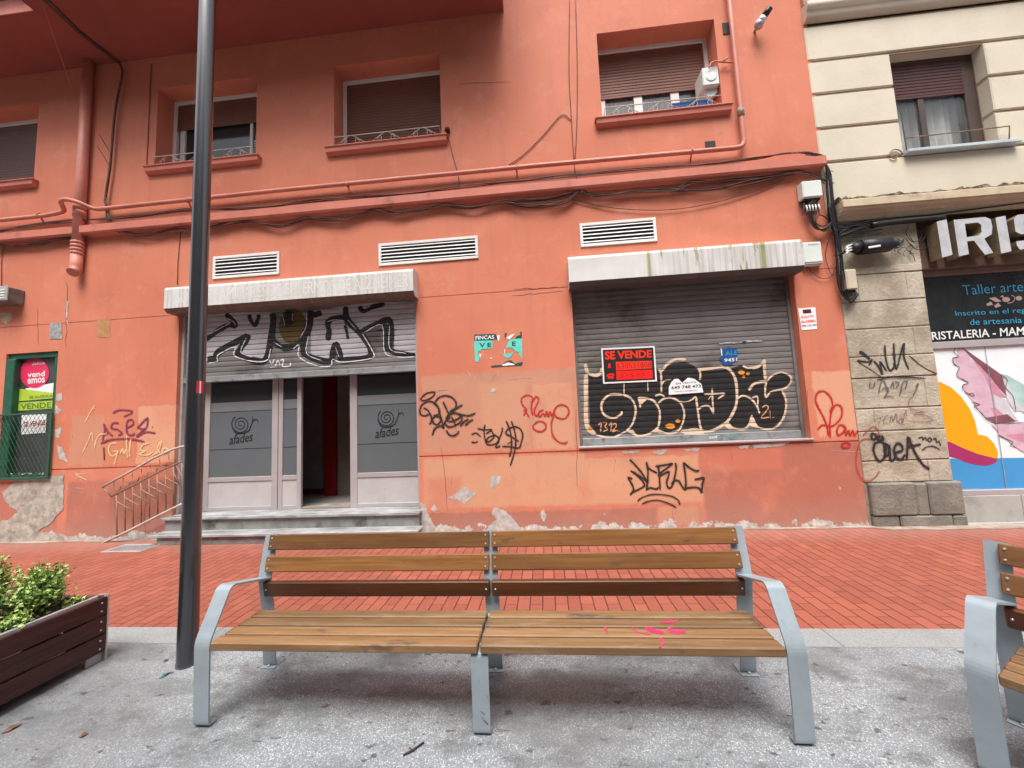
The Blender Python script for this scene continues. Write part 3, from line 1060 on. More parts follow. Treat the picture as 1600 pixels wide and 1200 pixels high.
# shutter above the half-open shopfront
S1Y = 5.64
s1z0, s1z1 = 2.475, 3.62
b1 = (SH1[0] + .02, SH1[1] - .02, s1z0, s1z1, S1Y)
sh1 = obj('roller_shutter', shutter_mesh(*b1), MAT['shutter'], bld)
tag(sh1, 'half raised grey shutter with lilac and black graffiti')
mb = MB(); mb.box(b1[0], b1[1], S1Y - .022, S1Y + .02, 2.375, 2.475, .006); mb.box(b1[0], b1[1], S1Y - .03, S1Y - .0225, 2.385, 2.405, .002)
obj('bottom_bar', mb, MAT['bottom_bar'], sh1)
for xx in (SH1[0] + .001, SH1[1] - .045):
    mb = MB(); mb.box(xx, xx + .044, S1Y - .035, S1Y + .03, .36, 3.62, .004); obj('guide_rail', mb, MAT['alu'], sh1)
c1, c2 = crop(240, 400, 5.4545), crop(440, 400, 5.4545)
lil = [c1([(400, 480), (400, 900), (540, 890), (550, 830), (690, 745), (700, 850), (830, 890), (960, 880), (1010, 690), (1010, 480)]),
       c2([(255, 470), (250, 830), (300, 880), (420, 880), (440, 800), (500, 870), (760, 860), (760, 790), (680, 665), (850, 590), (960, 590), (960, 800), (1050, 850), (1150, 850), (1150, 390), (700, 400)])]
graffiti_layer('graffiti_fill', lil, [], b1, MAT['spray_lilac'], sh1, .0008)
graffiti_layer('graffiti_patch', [c2(ellipse(95, 600, 118, 150, 28))], [], b1, MAT['spray_brown'], sh1, .0012)
blk = [(c1([(400, 730), (480, 690), (560, 630), (640, 590), (690, 595), (695, 570), (640, 520), (620, 490)]), 6.5),
       (c1([(460, 885), (530, 875), (545, 830), (660, 755), (790, 690), (805, 680), (780, 730), (735, 800), (735, 850), (840, 885), (950, 890), (1000, 720), (1020, 560), (1015, 490)]), 8.5),
       (c1([(815, 500), (830, 550), (865, 590), (890, 540), (900, 500)]), 5),
       (c1([(1000, 700), (1060, 760), (1130, 785)]), 8), (c2([(0, 785), (80, 775), (160, 745), (220, 660), (240, 560), (240, 470)]), 9),
       (c2([(230, 560), (205, 700), (190, 800), (205, 840), (330, 890), (420, 890), (440, 820), (462, 750), (500, 850), (510, 890), (620, 880), (750, 860), (755, 790), (700, 690), (650, 640), (560, 540), (545, 430)]), 8),
       (c2([(395, 720), (405, 640), (395, 575), (435, 535), (545, 530), (560, 590)]), 7), (c2([(540, 590), (555, 640), (568, 710)]), 4),
       (c2([(660, 430), (700, 470), (760, 440), (880, 410)]), 6),
       (c2([(660, 665), (760, 605), (880, 550), (930, 560), (935, 680), (930, 800), (1050, 840), (1150, 850)]), 7.5), (c2([(885, 580), (895, 700), (900, 810)]), 8),
       (c2([(220, 490), (290, 500), (340, 480)]), 8), (c2([(810, 632), (900, 630), (985, 630)]), 1.6)]
graffiti_layer('graffiti_outline', [c2(ellipse(60, 530, 52, 75, 20))], [(p_, w_ * 1.22) for p_, w_ in blk], b1, MAT['spray_black2'], sh1, .0018)
wht = [(c1([(470, 912), (545, 895), (550, 845), (690, 775), (690, 850), (830, 895), (965, 890), (1000, 790)]), 1.4),
       (c1([(480, 665), (600, 600), (650, 575)]), 1), (c1([(790, 700), (745, 820), (840, 860)]), 1.1), (c1([(1025, 735), (1095, 775)]), 1.4),
       (c2([(100, 790), (150, 760), (150, 860), (300, 935), (420, 935), (435, 880), (520, 905), (770, 870), (770, 800), (690, 665)]), 1.4),
       (c2([(230, 680), (215, 830), (350, 895)]), 1.2), (c2([(390, 560), (450, 545), (530, 550)]), 1), (c2([(565, 545), (630, 620)]), 1.5),
       (c2([(700, 655), (855, 590), (880, 820), (1000, 860), (1140, 860)]), 1.3), (c2([(920, 590), (925, 790), (1060, 830)]), 1.0), (c2([(460, 780), (490, 860)]), 1.1),
       (c2([(690, 440), (720, 445), (760, 425)]), 1), (c1([(625, 530), (680, 560), (700, 590)]), .9), (c1([(1100, 500), (1120, 590)]), 1.2), (c2([(95, 490), (95, 560)]), 1.2),
       (c2([(215, 480), (210, 600), (160, 695)]), 1.0),
       (c1([(990, 890), (1010, 920), (1030, 880)]), 1.6), (c1([(1040, 940), (1060, 890), (1080, 930)]), 1.6), (c1([(1080, 890), (1110, 885), (1100, 940), (1165, 935), (1165, 905)]), 1.6), (c1([(995, 950), (1040, 945)]), 1.6)]
graffiti_layer('graffiti_highlight', [], wht, b1, MAT['spray_white'], sh1, .0026)

# shutter over the wide window on the right
S2Y = 5.69
b2 = (SH2[0] + .045, SH2[1] - .045, 1.27, 3.62, S2Y)
sh2 = obj('roller_shutter', shutter_mesh(*b2), MAT['shutter'], bld)
tag(sh2, 'closed grey shutter with fat black graffiti letters')
mb = MB(); mb.box(b2[0], b2[1], S2Y - .022, S2Y + .02, 1.165, 1.27, .006)
obj('bottom_bar', mb, MAT['bottom_bar'], sh2)
for xx in (SH2[0] + .001, SH2[1] - .046):
    mb = MB(); mb.box(xx, xx + .045, S2Y - .03, S2Y + .03, 1.165, 3.62, .004); obj('guide_rail', mb, MAT['shutter'], sh2)
mb = MB(); mb.box(SH2[0] - .02, SH2[1] + .02, D - .03, D + .18, 1.138, 1.165, .005)
obj('sill', mb, MAT['alu'], sh2)
c3 = crop(880, 520, 6)
X = lambda pts: [(a + 1080, b) for a, b in pts]
fill = [(230, 370), (250, 860), (330, 960), (470, 970), (600, 910), (700, 960), (800, 960), (880, 910), (960, 940), (1080, 900), (1150, 900)] + \
    X([(210, 900), (290, 915), (400, 860), (450, 830), (520, 890), (610, 890), (680, 850), (780, 900), (880, 890), (980, 800), (1010, 660), (970, 540), (1050, 460), (1040, 390), (960, 370), (860, 420), (810, 440), (800, 300), (700, 330), (600, 300), (500, 330), (450, 340), (360, 350), (190, 360), (150, 310), (60, 270)]) + \
    [(1060, 280), (960, 310), (910, 380), (870, 330), (700, 400), (400, 400), (330, 410), (300, 390)]
graffiti_layer('graffiti_fill', [c3(fill)], [], b2, MAT['spray_black2'], sh2, .0008)
be = [([(215, 390), (212, 560), (220, 860), (300, 955)], 6.5), ([(205, 290), (230, 370), (300, 400), (350, 375), (365, 330)], 5),
      ([(560, 578), (440, 580), (370, 640), (360, 720), (400, 780), (480, 797), (540, 765), (550, 735)], 3.4), ([(560, 578), (640, 620), (680, 720), (650, 850), (590, 925)], 3.2),
      ([(300, 955), (400, 978), (490, 975), (590, 920)], 2.6), ([(570, 460), (570, 578)], 2.8), ([(790, 450), (795, 550)], 2.6), ([(912, 340), (920, 450), (920, 560)], 3),
      ([(890, 340), (930, 350), (970, 300), (1050, 250), (1150, 250)], 4), ([(920, 490), (950, 450), (1010, 440)], 2.2),
      ([(705, 605), (715, 640), (722, 700)], 3.2), ([(700, 610), (780, 615), (850, 640), (900, 720), (905, 800), (890, 880), (860, 915)], 3.2), ([(860, 592), (910, 578), (950, 600)], 2.6),
      ([(890, 660), (940, 620), (1020, 610), (1100, 660), (1135, 760), (1110, 870), (1060, 930), (980, 945), (870, 910), (800, 950), (700, 965), (600, 915)], 2.8),
      (X([(0, 642), (60, 650), (120, 630), (165, 590)]), 2.2), (X([(165, 600), (180, 720), (205, 880), (235, 935)]), 3.2), (X([(182, 720), (230, 688), (290, 690), (330, 760)]), 2.6),
      (X([(315, 520), (320, 640), (330, 750)]), 2.6), (X([(240, 575), (340, 572), (430, 570), (370, 620)]), 2.6), (X([(315, 575), (280, 625)]), 2),
      (X([(185, 330), (205, 380), (200, 440)]), 3), (X([(190, 345), (300, 335), (430, 320), (500, 370), (540, 470), (545, 650), (500, 770), (440, 845), (330, 912), (230, 925), (150, 905), (20, 930)]), 4.2),
      (X([(440, 845), (520, 895), (610, 905), (660, 860), (690, 770)]), 3.2), (X([(535, 630), (600, 590), (680, 620), (735, 690), (760, 755)]), 2.8), (X([(690, 608), (740, 602), (742, 690)]), 2.6),
      (X([(660, 540), (700, 485), (760, 462), (830, 455)]), 4), (X([(805, 250), (805, 340), (815, 440)]), 4.6), (X([(690, 335), (760, 310), (800, 260)]), 4),
      (X([(825, 450), (812, 530), (820, 605), (870, 550), (1000, 520), (1055, 455), (1040, 400), (960, 370), (880, 400), (828, 455)]), 2.8),
      (X([(970, 540), (1008, 640), (990, 780), (920, 880), (830, 902), (740, 880), (690, 790)]), 3.2), (X([(600, 305), (650, 330), (700, 325)]), 3)]
graffiti_layer('graffiti_outline', [c3([(720, 610), (790, 620), (725, 680)]), c3([(600, 915), (650, 910), (700, 965)]), c3([(840, 930), (880, 905), (930, 945)]), c3(X([(20, 925), (120, 895), (240, 930), (240, 950), (60, 950)])), c3(X([(410, 855), (470, 835), (520, 905), (480, 910)])), c3(X([(660, 865), (690, 790), (740, 890), (690, 880)]))],
               [(c3(p), w_) for p, w_ in be], b2, MAT['spray_beige'], sh2, .0014)
graffiti_layer('graffiti_spot', [c3(ellipse(1003, 875, 46, 25)), c3(ellipse(1075, 825, 24, 17)), c3(X(ellipse(590, 370, 30, 22))), c3(X(ellipse(650, 385, 18, 12))), c3(X(ellipse(612, 412, 14, 12))), c3(ellipse(255, 905, 22, 18))], [], b2, MAT['spray_orange'], sh2, .0022)
graffiti_layer('graffiti_number', [], [(c3(p), 1.7) for p in ([(330, 865), (355, 845), (350, 925)], [(370, 845), (410, 845), (390, 880), (415, 905), (375, 925)], [(430, 870), (455, 840), (445, 925)], [(465, 860), (490, 850), (495, 880), (460, 925), (500, 915)],
               [(505, 915), (512, 920)], [(520, 920), (527, 925)], X([(785, 700), (820, 680), (840, 710), (775, 795), (850, 790)]), X([(855, 720), (860, 800)]), X([(880, 790), (895, 795)]))], b2, MAT['spray_pale'], sh2, .0030)
mb = MB()
for s_, q in (('DEAT', ((1132, 684), (1155, 682), (1155, 677), (1132, 679))),): text_quad(mb, s_, q, S2Y - .026, .01)
obj('scrawl', mb, M('teal_marker', (.10, .38, .32), .6), sh2)
mb = MB()
for s_, q in (('ovni', ((1108, 686), (1120, 685), (1120, 680), (1108, 681))),): text_quad(mb, s_, q, S2Y - .026, .01)
obj('scrawl', mb, MAT['spray_white'], sh2)


# shutter housings
def housing(px_l, px_r, yt_l, yt_r, mat, under, Yf=5.33, round_=.05, zt=3.87, zb=3.44):
    a = W(px_l, yt_l, Yf).x; b = W(px_r, yt_r, Yf).x
    prof = [(D, zt + .005), (Yf + round_, zt), (Yf + .012, zt - .012), (Yf, zt - round_), (Yf, zb + .03)]
    mb = MB(); mb.strip(prof, a, b)
    for f in range(len(mb.sm)): mb.sm[f] = False
    for xx in (a, b): mb.face([(xx, y, z) for y, z in prof] + [(xx, Yf + .06, zb - .03), (xx, D, zb - .03)])
    o = obj('shutter_box', mb, mat, bld)
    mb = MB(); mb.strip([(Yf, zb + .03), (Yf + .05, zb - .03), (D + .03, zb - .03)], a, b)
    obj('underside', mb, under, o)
    return o, a, b


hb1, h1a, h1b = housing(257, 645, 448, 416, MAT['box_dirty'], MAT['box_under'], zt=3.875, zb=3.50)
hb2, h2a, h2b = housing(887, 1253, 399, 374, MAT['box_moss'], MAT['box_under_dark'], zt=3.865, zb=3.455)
mb = MB()
vs, fs = text_polys('ASOC. DE FAMILIARES DE ENFERMOS DE ALZHEIMER', 0)
P = [Vector((h1a + .10 + u * (h1b - h1a - .17), 5.328, 3.595 + v * .19)) for u, v in vs]
for f in fs: mb.face([P[i] for i in f])
obj('faded_lettering', mb, M('faded_white_lettering', (.67, .655, .62), .6), hb1)

# ---- shopfront behind the half-open shutter
FY = 5.77
sf = obj('shopfront', MB(), MAT['alu'], bld)
mb = MB()
z0, z1 = .352, 2.60
def fr_(x0, x1, za, zb, t=.05): mb.box(x0, x1, FY, FY + .05, za, zb, .004)
for x0, x1 in ((-5.75, -5.40), (-4.335, -4.235), (-4.225, -4.155), (-3.915, -3.845), (-3.045, -2.93), (-1.965, -1.88)): fr_(x0, x1, z0, z1)
for x0, x1 in ((-5.40, -4.335), (-4.155, -3.915), (-2.93, -1.965)):
    fr_(x0, x1, z0, z0 + .06); fr_(x0, x1, .80, .87)
bpy.data.objects.remove(sf)
sf = obj('shopfront', mb, MAT['alu'], bld)
KP = M('lilac_grey_panel', (.46, .435, .43), .45, var=.05, dirt=(.36, .32, .31), dscale=2.2, dlo=.6, dhi=.8)
for x0, x1 in ((-5.40, -4.335), (-4.155, -3.915), (-2.93, -1.965)):
    mb = MB(); mb.box(x0, x1, FY + .012, FY + .03, z0 + .06, .80); obj('kick_panel', mb, KP, sf)
for x0, x1 in ((-5.40, -4.335), (-4.155, -3.915), (-2.93, -1.965)):
    mb = MB(); mb.face([(x0, FY + .02, .87), (x1, FY + .02, .87), (x1, FY + .02, 2.6), (x0, FY + .02, 2.6)])
    pn = obj('glass_panel', mb, MAT['glass'], sf)
    mb = MB()
    for za, zb, i in ((.87, 1.30, 0), (1.312, 1.90, 0), (1.912, 2.06, 1)):
        mb.face([(x0, FY + .018, za), (x1, FY + .018, za), (x1, FY + .018, zb), (x0, FY + .018, zb)], i)
    obj('frosted_film', mb, [MAT['frost'], MAT['frost_light']], pn)
# snail emblem and lettering on the two wide panels
for ox, s_ in ((376, 1.0), (604, .97)):
    mb = MB()
    cx, cy = ox, 663 if ox < 500 else 653
    sp = []
    for k in range(61):
        t = k / 60; a = .3 + t * 2.6 * 2 * math.pi; r = 1.5 + 13 * t
        sp.append((cx + s_ * r * math.cos(a), cy + s_ * r * math.sin(a)))
    lay = 0
    for pts, wd in ((sp, 1.3), ([(cx + 13, cy + 10), (cx + 17, cy), (cx + 20, cy - 8)], 1.3), ([(cx + 19, cy - 6), (cx + 25, cy - 8), (cx + 27, cy - 3)], 1.1), ([(cx + 18, cy - 6), (cx + 19, cy - 13)], 1.1), ([(cx - 14, cy + 2), (cx - 8, cy + 13), (cx + 4, cy + 14), (cx + 14, cy + 9)], 1.6)):
        for q in stroke_polys(pts, wd):
            lay += 1e-5
            mb.face([W(p.x, p.y, FY + .016 - lay) for p in q])
    text_quad(mb, 'afades', ((cx - 18, cy + 32), (cx + 18, cy + 26), (cx + 20, cy + 11), (cx - 16, cy + 17)), FY + .0145, .004)
    obj('snail_emblem', mb, MAT['ink'], sf, weld=False)
mb = MB()
mb.box(-5.78, -1.87, D + .02, FY + .4, .30, .352, .006)
obj('threshold', mb, MAT['marble'], sf)
# interior seen through the open door
mb = MB()
mb.box(-6.4, -1.2, FY + .2, 8.6, .29, .345)
mb.box(-6.4, -1.2, 8.6, 8.7, .3, 3.6); mb.box(-6.5, -6.4, FY + .2, 8.7, .3, 3.6); mb.box(-1.2, -1.1, FY + .2, 8.7, .3, 3.6); mb.box(-6.4, -1.2, FY + .2, 8.7, 3.6, 3.7)
obj('interior', mb, M('dim_grey_room', (.20, .175, .155), .6, var=.1), sf)
mb = MB()
mb.box(-4.10, -3.88, 6.80, 7.02, .346, 3.6, .01); mb.box(-3.36, -3.28, 6.4, 6.5, .346, 3.6, .01); mb.box(-5.2, -3.28, 7.03, 7.06, .346, .45)
obj('red_column', mb, MAT['red'], sf)
mb = MB(); mb.box(-5.2, -4.1, 7.0, 7.03, .45, 3.6); mb.box(-3.88, -3.36, 6.9, 6.93, .346, 3.6)
obj('partition', mb, M('dim_brown_partition', (.22, .18, .155), .7), sf)
mb = MB(); mb.box(-3.84, -3.05, FY - .01, FY + .10, .353, .375, .003)
obj('door_mat', mb, M('tan_mat', (.24, .19, .14), .9), sf)

# steps
mb = MB()
mb.box(-5.80, -1.87, 5.47, D + .02, 0, .30, .004)
mb.box(-5.70, -1.84, 5.26, 5.47, 0, .105, .004)
st = obj('doorstep', mb, MAT['stone_step'], bld)
mb = MB()
mb.box(-5.84, -1.85, 5.43, D + .1, .302, .345, .008)
mb.box(-5.80, -1.80, 5.22, 5.468, .107, .148, .008)
obj('tread', mb, MAT['marble'], st)

# ---- bare patches
mb = MB()
for pts in ([(2, 768), (25, 752), (100, 742), (98, 795), (85, 812), (60, 830), (100, 838), (98, 846), (-30, 848), (-30, 815), (15, 812), (28, 800), (8, 785)],): poly_px(mb, pts, D - .006, 0, 1.3, 5)
obj('bare_render', mb, MAT['render_grey'], bld)
mb = MB()
PE = [[(700, 778), (712, 772), (722, 762), (728, 760), (735, 768), (744, 771), (735, 780), (726, 788), (716, 782)],
      [(764, 756), (770, 742), (783, 745), (779, 757), (767, 764)], [(672, 796), (678, 788), (684, 797), (678, 799)],
      [(768, 800), (774, 792), (790, 798), (806, 815), (816, 828), (810, 831), (760, 832), (764, 822), (775, 812)],
      [(657, 785), (664, 788), (670, 805), (680, 822), (678, 832), (659, 832)],
      [(845, 800), (850, 796), (854, 805), (851, 816), (846, 812)],
      [(764, 612), (770, 607), (778, 608), (772, 613), (768, 615)], [(1020, 704), (1048, 702), (1040, 707), (1030, 711), (1022, 708)],
      [(968, 706), (1000, 703), (995, 708), (975, 709)], [(1066, 702), (1094, 700), (1090, 704), (1085, 706), (1078, 705)], [(1152, 697), (1172, 696), (1168, 701), (1156, 701)], [(1176, 695), (1236, 690), (1225, 696), (1180, 701)],
      [(88, 616), (96, 613), (96, 624), (90, 628)], [(86, 672), (96, 668), (92, 686), (87, 682)], [(88, 694), (98, 700), (106, 722), (92, 718)], [(87, 634), (95, 640), (92, 648), (86, 645)]]
for p in PE:
    mb = MB(); poly_px(mb, p, D - .003, 0, 1.1, 2.5); obj('peeled_plaster', mb, MAT['peel'], bld)
mb = MB()
x = 905
while x < 1366:      # crumbling skirting line at the foot of the wall
    n = random.uniform(14, 34)
    yb = 831 - (x - 905) * .013
    h = random.uniform(2, 8) * (1.4 if x > 1240 else .8)
    poly_px(mb, [(x, yb), (x, yb - h * .7), (x + n * .3, yb - h), (x + n * .7, yb - h * .9), (x + n, yb - h * .4), (x + n, yb)], D - .0035 - random.random() * .001, 0, 1.0, 4)
    x += n * random.uniform(.85, 1.3)
x = 100
while x < 270:
    n = random.uniform(14, 30)
    poly_px(mb, [(x, 847), (x, 842), (x + n * .5, 838 - random.random() * 3), (x + n, 842), (x + n, 846)], D - .0035 - random.random() * .001, 0, .8, 4)
    x += n
obj('crumbled_skirting', mb, MAT['peel'], bld)
strokes('scratches', [([(107, 470), (105, 478), (104, 497)], 3), ([(104, 500), (106, 506)], 3), ([(681, 610), (700, 608)], 1.6), ([(730, 580), (740, 592)], 1.6), ([(764, 596), (775, 582)], 1.4), ([(778, 580), (777, 596)], 1.2), ([(795, 592), (830, 590)], .8), ([(118, 738), (133, 750)], 1.5), ([(118, 762), (130, 764)], 1.2), ([(1298, 704), (1345, 706)], .8)], D - .0042, MAT['peel'], bld)
mb = MB()
poly_px(mb, [(151, 499), (172, 499), (172, 527), (151, 528)], D - .003, 0, .5, 4)
obj('rust_patch', mb, M('rusty_patch', (.44, .22, .09), .8, var=.2, scale=8), bld)
mb = MB()
poly_px(mb, [(0, 488), (20, 489), (18, 500), (10, 507), (0, 500)], D - .003, 0, .6, 4)
obj('rust_patch', mb, M('pale_plaster_patch', (.55, .40, .26), .8, var=.2, scale=8), bld)

def wander(a, b, n=9, j=1.6):
    return [(a[0] + (b[0] - a[0]) * k / n + random.uniform(-j, j), a[1] + (b[1] - a[1]) * k / n + random.uniform(-j, j)) for k in range(n + 1)]


strokes('crack', [(wander((805, 452), (882, 448)), .9), (wander((800, 462), (880, 455), 9, 1), .7), (wander((105, 440), (103, 540)), .9), (wander((1262, 610), (1258, 690), 7, 1), .6), (wander((690, 700), (700, 800), 8, 2), .6),
                  (wander((900, 640), (902, 760), 8, 1), .7), (wander((60, 540), (58, 480), 6, 1), .5), (wander((228, 760), (226, 835), 6, 1.5), .7), (wander((720, 130), (800, 128), 6, 1), .5)],
        D - .002, M('crack_shade', (.20, .075, .05), .9), bld, sm=False)

# ---- graffiti on the plaster
cA, cB, cC, cD, cE = crop(640, 580, 7.5), crop(800, 580, 4), crop(1250, 580, 6), crop(960, 700, 10), crop(90, 620, 5)
t1 = [[(140, 310), (200, 260), (280, 245), (290, 275), (240, 320), (160, 345), (135, 330), (140, 310)], [(160, 430), (210, 455), (250, 520), (255, 580), (235, 625)],
      [(240, 500), (180, 522), (130, 505), (122, 450), (150, 390), (220, 355), (290, 370), (335, 430), (345, 500), (280, 520)], [(280, 375), (340, 430), (360, 520), (385, 600), (395, 670)],
      [(305, 530), (350, 540), (360, 590), (320, 625), (275, 600), (275, 550), (305, 530)], [(395, 680), (400, 620), (430, 570)], [(300, 360), (340, 310), (420, 285), (500, 310), (545, 370), (535, 430), (500, 455), (470, 470)],
      [(390, 355), (430, 440), (460, 510), (470, 560)], [(620, 392), (560, 430), (510, 465), (460, 500), (430, 560), (480, 590), (560, 560), (610, 520)],
      [(440, 570), (470, 510), (540, 490), (610, 530), (600, 590), (520, 640), (450, 650), (410, 600)], [(490, 530), (520, 590), (545, 640)], [(560, 500), (640, 515), (700, 520), (770, 490)], [(590, 645), (640, 590), (690, 560)], [(650, 635), (700, 590), (745, 565)],
      [(410, 640), (340, 645), (290, 680), (265, 750)], [(430, 690), (460, 740), (510, 755), (560, 730), (575, 700)]]
strokes('graffiti_tag', [(p, 2.3) for p in t1], D - .004, MAT['spray_black'], bld, cA)
t2 = [[(725, 745), (780, 725), (835, 770)], [(725, 830), (760, 835), (800, 825)], [(795, 670), (870, 688), (970, 680)], [(885, 625), (872, 700), (885, 800), (910, 870)], [(890, 830), (920, 780), (975, 755), (985, 775), (940, 820), (890, 832)],
      [(895, 735), (955, 700), (985, 740), (1040, 780), (1040, 830), (970, 862), (910, 860)], [(1085, 655), (1082, 710), (1050, 790), (1010, 890), (1065, 875)], [(1225, 650), (1150, 680), (1130, 730), (1200, 770), (1280, 825)],
      [(1220, 645), (1290, 670), (1325, 740), (1310, 830), (1280, 898), (1190, 885), (1085, 880)], [(1130, 580), (1178, 700), (1195, 830), (1190, 930), (1170, 1005)], [(1190, 580), (1225, 680), (1245, 800), (1225, 960), (1178, 1110)], [(1145, 850), (1210, 820)]]
strokes('graffiti_tag', [(p, 2.0) for p in t2], D - .004, MAT['spray_black'], bld, cA)
t3 = [[(72, 278), (90, 240), (66, 212), (60, 172), (95, 150), (128, 165), (122, 200)], [(75, 238), (92, 262), (108, 288)], [(130, 278), (122, 215), (148, 160), (166, 180), (140, 245), (150, 280), (170, 262)], [(198, 240), (170, 255), (172, 284), (196, 265), (206, 286)],
      [(206, 285), (216, 250), (226, 284), (238, 252), (248, 280), (262, 252)], [(262, 268), (268, 235), (300, 210), (342, 220), (355, 258), (330, 295), (285, 290), (262, 262)], [(140, 330), (170, 312), (205, 325), (212, 355), (180, 378), (140, 365), (132, 345), (140, 330)], [(262, 270), (246, 330), (255, 400), (290, 440), (330, 450), (348, 438)]]
strokes('graffiti_tag', [(p, 2.0) for p in t3], D - .004, MAT['spray_red'], bld, cB)
t4 = [[(280, 385), (305, 330), (290, 250), (230, 190), (170, 200), (145, 260), (170, 340), (215, 420), (250, 510), (268, 610)], [(285, 625), (280, 500), (295, 380), (340, 315), (390, 340), (390, 420), (350, 480), (300, 515), (240, 505), (200, 510), (165, 550)],
      [(425, 520), (375, 505), (345, 560), (365, 600), (410, 565), (425, 520), (428, 600)], [(430, 605), (455, 555), (470, 600), (495, 555), (512, 600), (545, 560), (585, 605)], [(400, 680), (430, 665), (465, 685), (450, 715), (405, 715), (390, 695), (400, 680)]]
strokes('graffiti_tag', [(p, 2.6) for p in t4], D - .004, MAT['spray_red'], bld, cC)
strokes('graffiti_tag', [([(590, 610), (630, 560), (690, 520), (730, 545), (735, 585), (690, 636), (600, 640), (550, 690), (530, 800), (540, 920), (590, 1010), (650, 1030), (710, 990), (745, 935)], 2.2)], D - .014, MAT['spray_redfaint'], bld, cC)
t5 = [[(240, 180), (290, 230), (400, 350), (490, 490), (515, 530), (400, 440), (250, 355)], [(300, 375), (420, 490), (470, 570), (430, 620), (290, 690), (240, 735)], [(285, 480), (215, 465), (260, 540), (300, 640), (285, 700)], [(500, 215), (522, 330), (520, 500), (500, 665)],
      [(505, 285), (560, 335), (670, 390)], [(500, 650), (560, 622), (655, 640), (690, 612)], [(640, 290), (780, 265), (915, 240)], [(915, 240), (830, 305), (705, 405), (715, 432), (840, 370), (850, 420), (820, 520), (830, 600), (870, 625), (910, 570), (950, 420), (965, 300), (950, 230)], [(685, 270), (700, 400), (715, 655)],
      [(890, 570), (940, 515), (1000, 510), (1060, 600), (1112, 660)], [(1115, 655), (1115, 500), (1100, 350), (1075, 220)], [(1080, 225), (1180, 310), (1270, 355), (1330, 350)], [(1110, 630), (1250, 612), (1330, 632), (1365, 690), (1375, 560), (1400, 465), (1320, 480), (1250, 492)],
      [(360, 835), (420, 780), (560, 730), (720, 725), (900, 755), (1000, 820), (1025, 890)], [(430, 875), (520, 835), (650, 815), (780, 840), (900, 890), (970, 930)]]
strokes('graffiti_tag', [(p, 2.6 if k < 13 else 1.8) for k, p in enumerate(t5)], D - .004, MAT['spray_black'], bld, cD)
t6 = [[(430, 130), (480, 105), (570, 110), (575, 130), (515, 155)], [(360, 210), (368, 260), (350, 345)], [(360, 220), (395, 275), (432, 310)], [(352, 305), (395, 285)], [(480, 208), (435, 205), (420, 245), (470, 258), (502, 288), (470, 302)], [(540, 245), (590, 215), (582, 182), (545, 190), (540, 270), (570, 302), (605, 285)],
      [(705, 160), (650, 215), (628, 243), (690, 245), (708, 165)], [(688, 250), (645, 280), (620, 312), (690, 275), (765, 285)], [(335, 365), (420, 335), (560, 330), (680, 350)], [(735, 232), (745, 238)]]
strokes('graffiti_tag', [(p, 2.3) for p in t6], D - .004, MAT['spray_purple'], bld, cE)
t7 = [[(465, 358), (410, 370), (398, 430), (430, 462), (470, 425), (425, 425)], [(470, 420), (455, 480), (440, 530)], [(490, 445), (505, 405), (520, 445), (530, 410)], [(540, 300), (538, 380), (545, 480)], [(572, 328), (560, 420), (562, 470)], [(722, 358), (665, 378), (650, 415), (690, 420)], [(690, 420), (640, 450), (700, 455), (745, 430)],
      [(740, 460), (790, 420), (810, 345), (780, 400), (800, 440)], [(830, 430), (862, 412), (835, 400), (820, 440), (870, 430)], [(620, 462), (632, 466)]]
strokes('graffiti_tag', [(p, 2.3) for p in t7], D - .0055, MAT['spray_cream'], bld, cE)
t8 = [[(210, 205), (250, 130), (290, 65)], [(250, 100), (295, 90)], [(195, 435), (240, 340), (265, 280), (275, 350)], [(285, 405), (300, 340), (330, 295), (385, 290)], [(140, 605), (180, 630), (230, 652)], [(145, 605), (210, 600)]]
strokes('graffiti_tag', [(p, 1.7) for p in t8], D - .0045, MAT['spray_cream'], bld, cE)
strokes('graffiti_tag', [([(360, 395), (365, 495)], 2.6)], D - .0045, MAT['spray_black'], bld, cE)

# ---- pipes
mb = MB()
dx, dy = -7.55, D - .085
mb.tube([(dx, dy, 8.06), (dx, dy, 6), (dx, dy, 4.62)], .072, 18)
for z in (5.42, 5.30): mb.lathe((dx, dy, z), [(.073, -.05), (.083, -.045), (.083, .045), (.073, .05)], 18)
for z in (4.62, 4.68, 4.74, 4.80): mb.lathe((dx, dy, z), [(.073, -.022), (.084, -.016), (.084, .016), (.073, .022)], 18)
mb.tube([(dx, dy, 4.62), (dx, dy, 4.40), (dx + .005, dy - .01, 4.32), (dx + .02, dy - .06, 4.27)], .076, 16)
dp = obj('downpipe', mb, MAT['coral_pipe'], bld)
py_, pz = D - .085, 5.35
mb = MB()
q = [(-14, py_, pz - .04), (-8.2, py_, pz - .02)] + smooth([Vector(p) for p in ((-7.95, py_, pz), (-7.80, py_ - .03, pz + .02), (-7.72, py_ - .13, pz + .10), (-7.58, py_ - .16, pz + .11), (-7.40, py_ - .13, pz + .06), (-7.25, py_ - .02, pz), (-7.05, py_, pz))], 4) + [(-4, py_, pz + .02), (0, py_, pz + .01)] + \
    smooth([Vector(p) for p in ((2.88, py_, pz - .02), (2.985, py_, pz - .005), (3.025, py_, pz + .05), (3.03, py_, pz + .15))], 4) + [(3.03, py_, 7.0), (3.03, py_, 11)]
mb.tube(q, .033, 12)
gp = obj('gas_pipe', mb, MAT['coral_pipe'], bld)
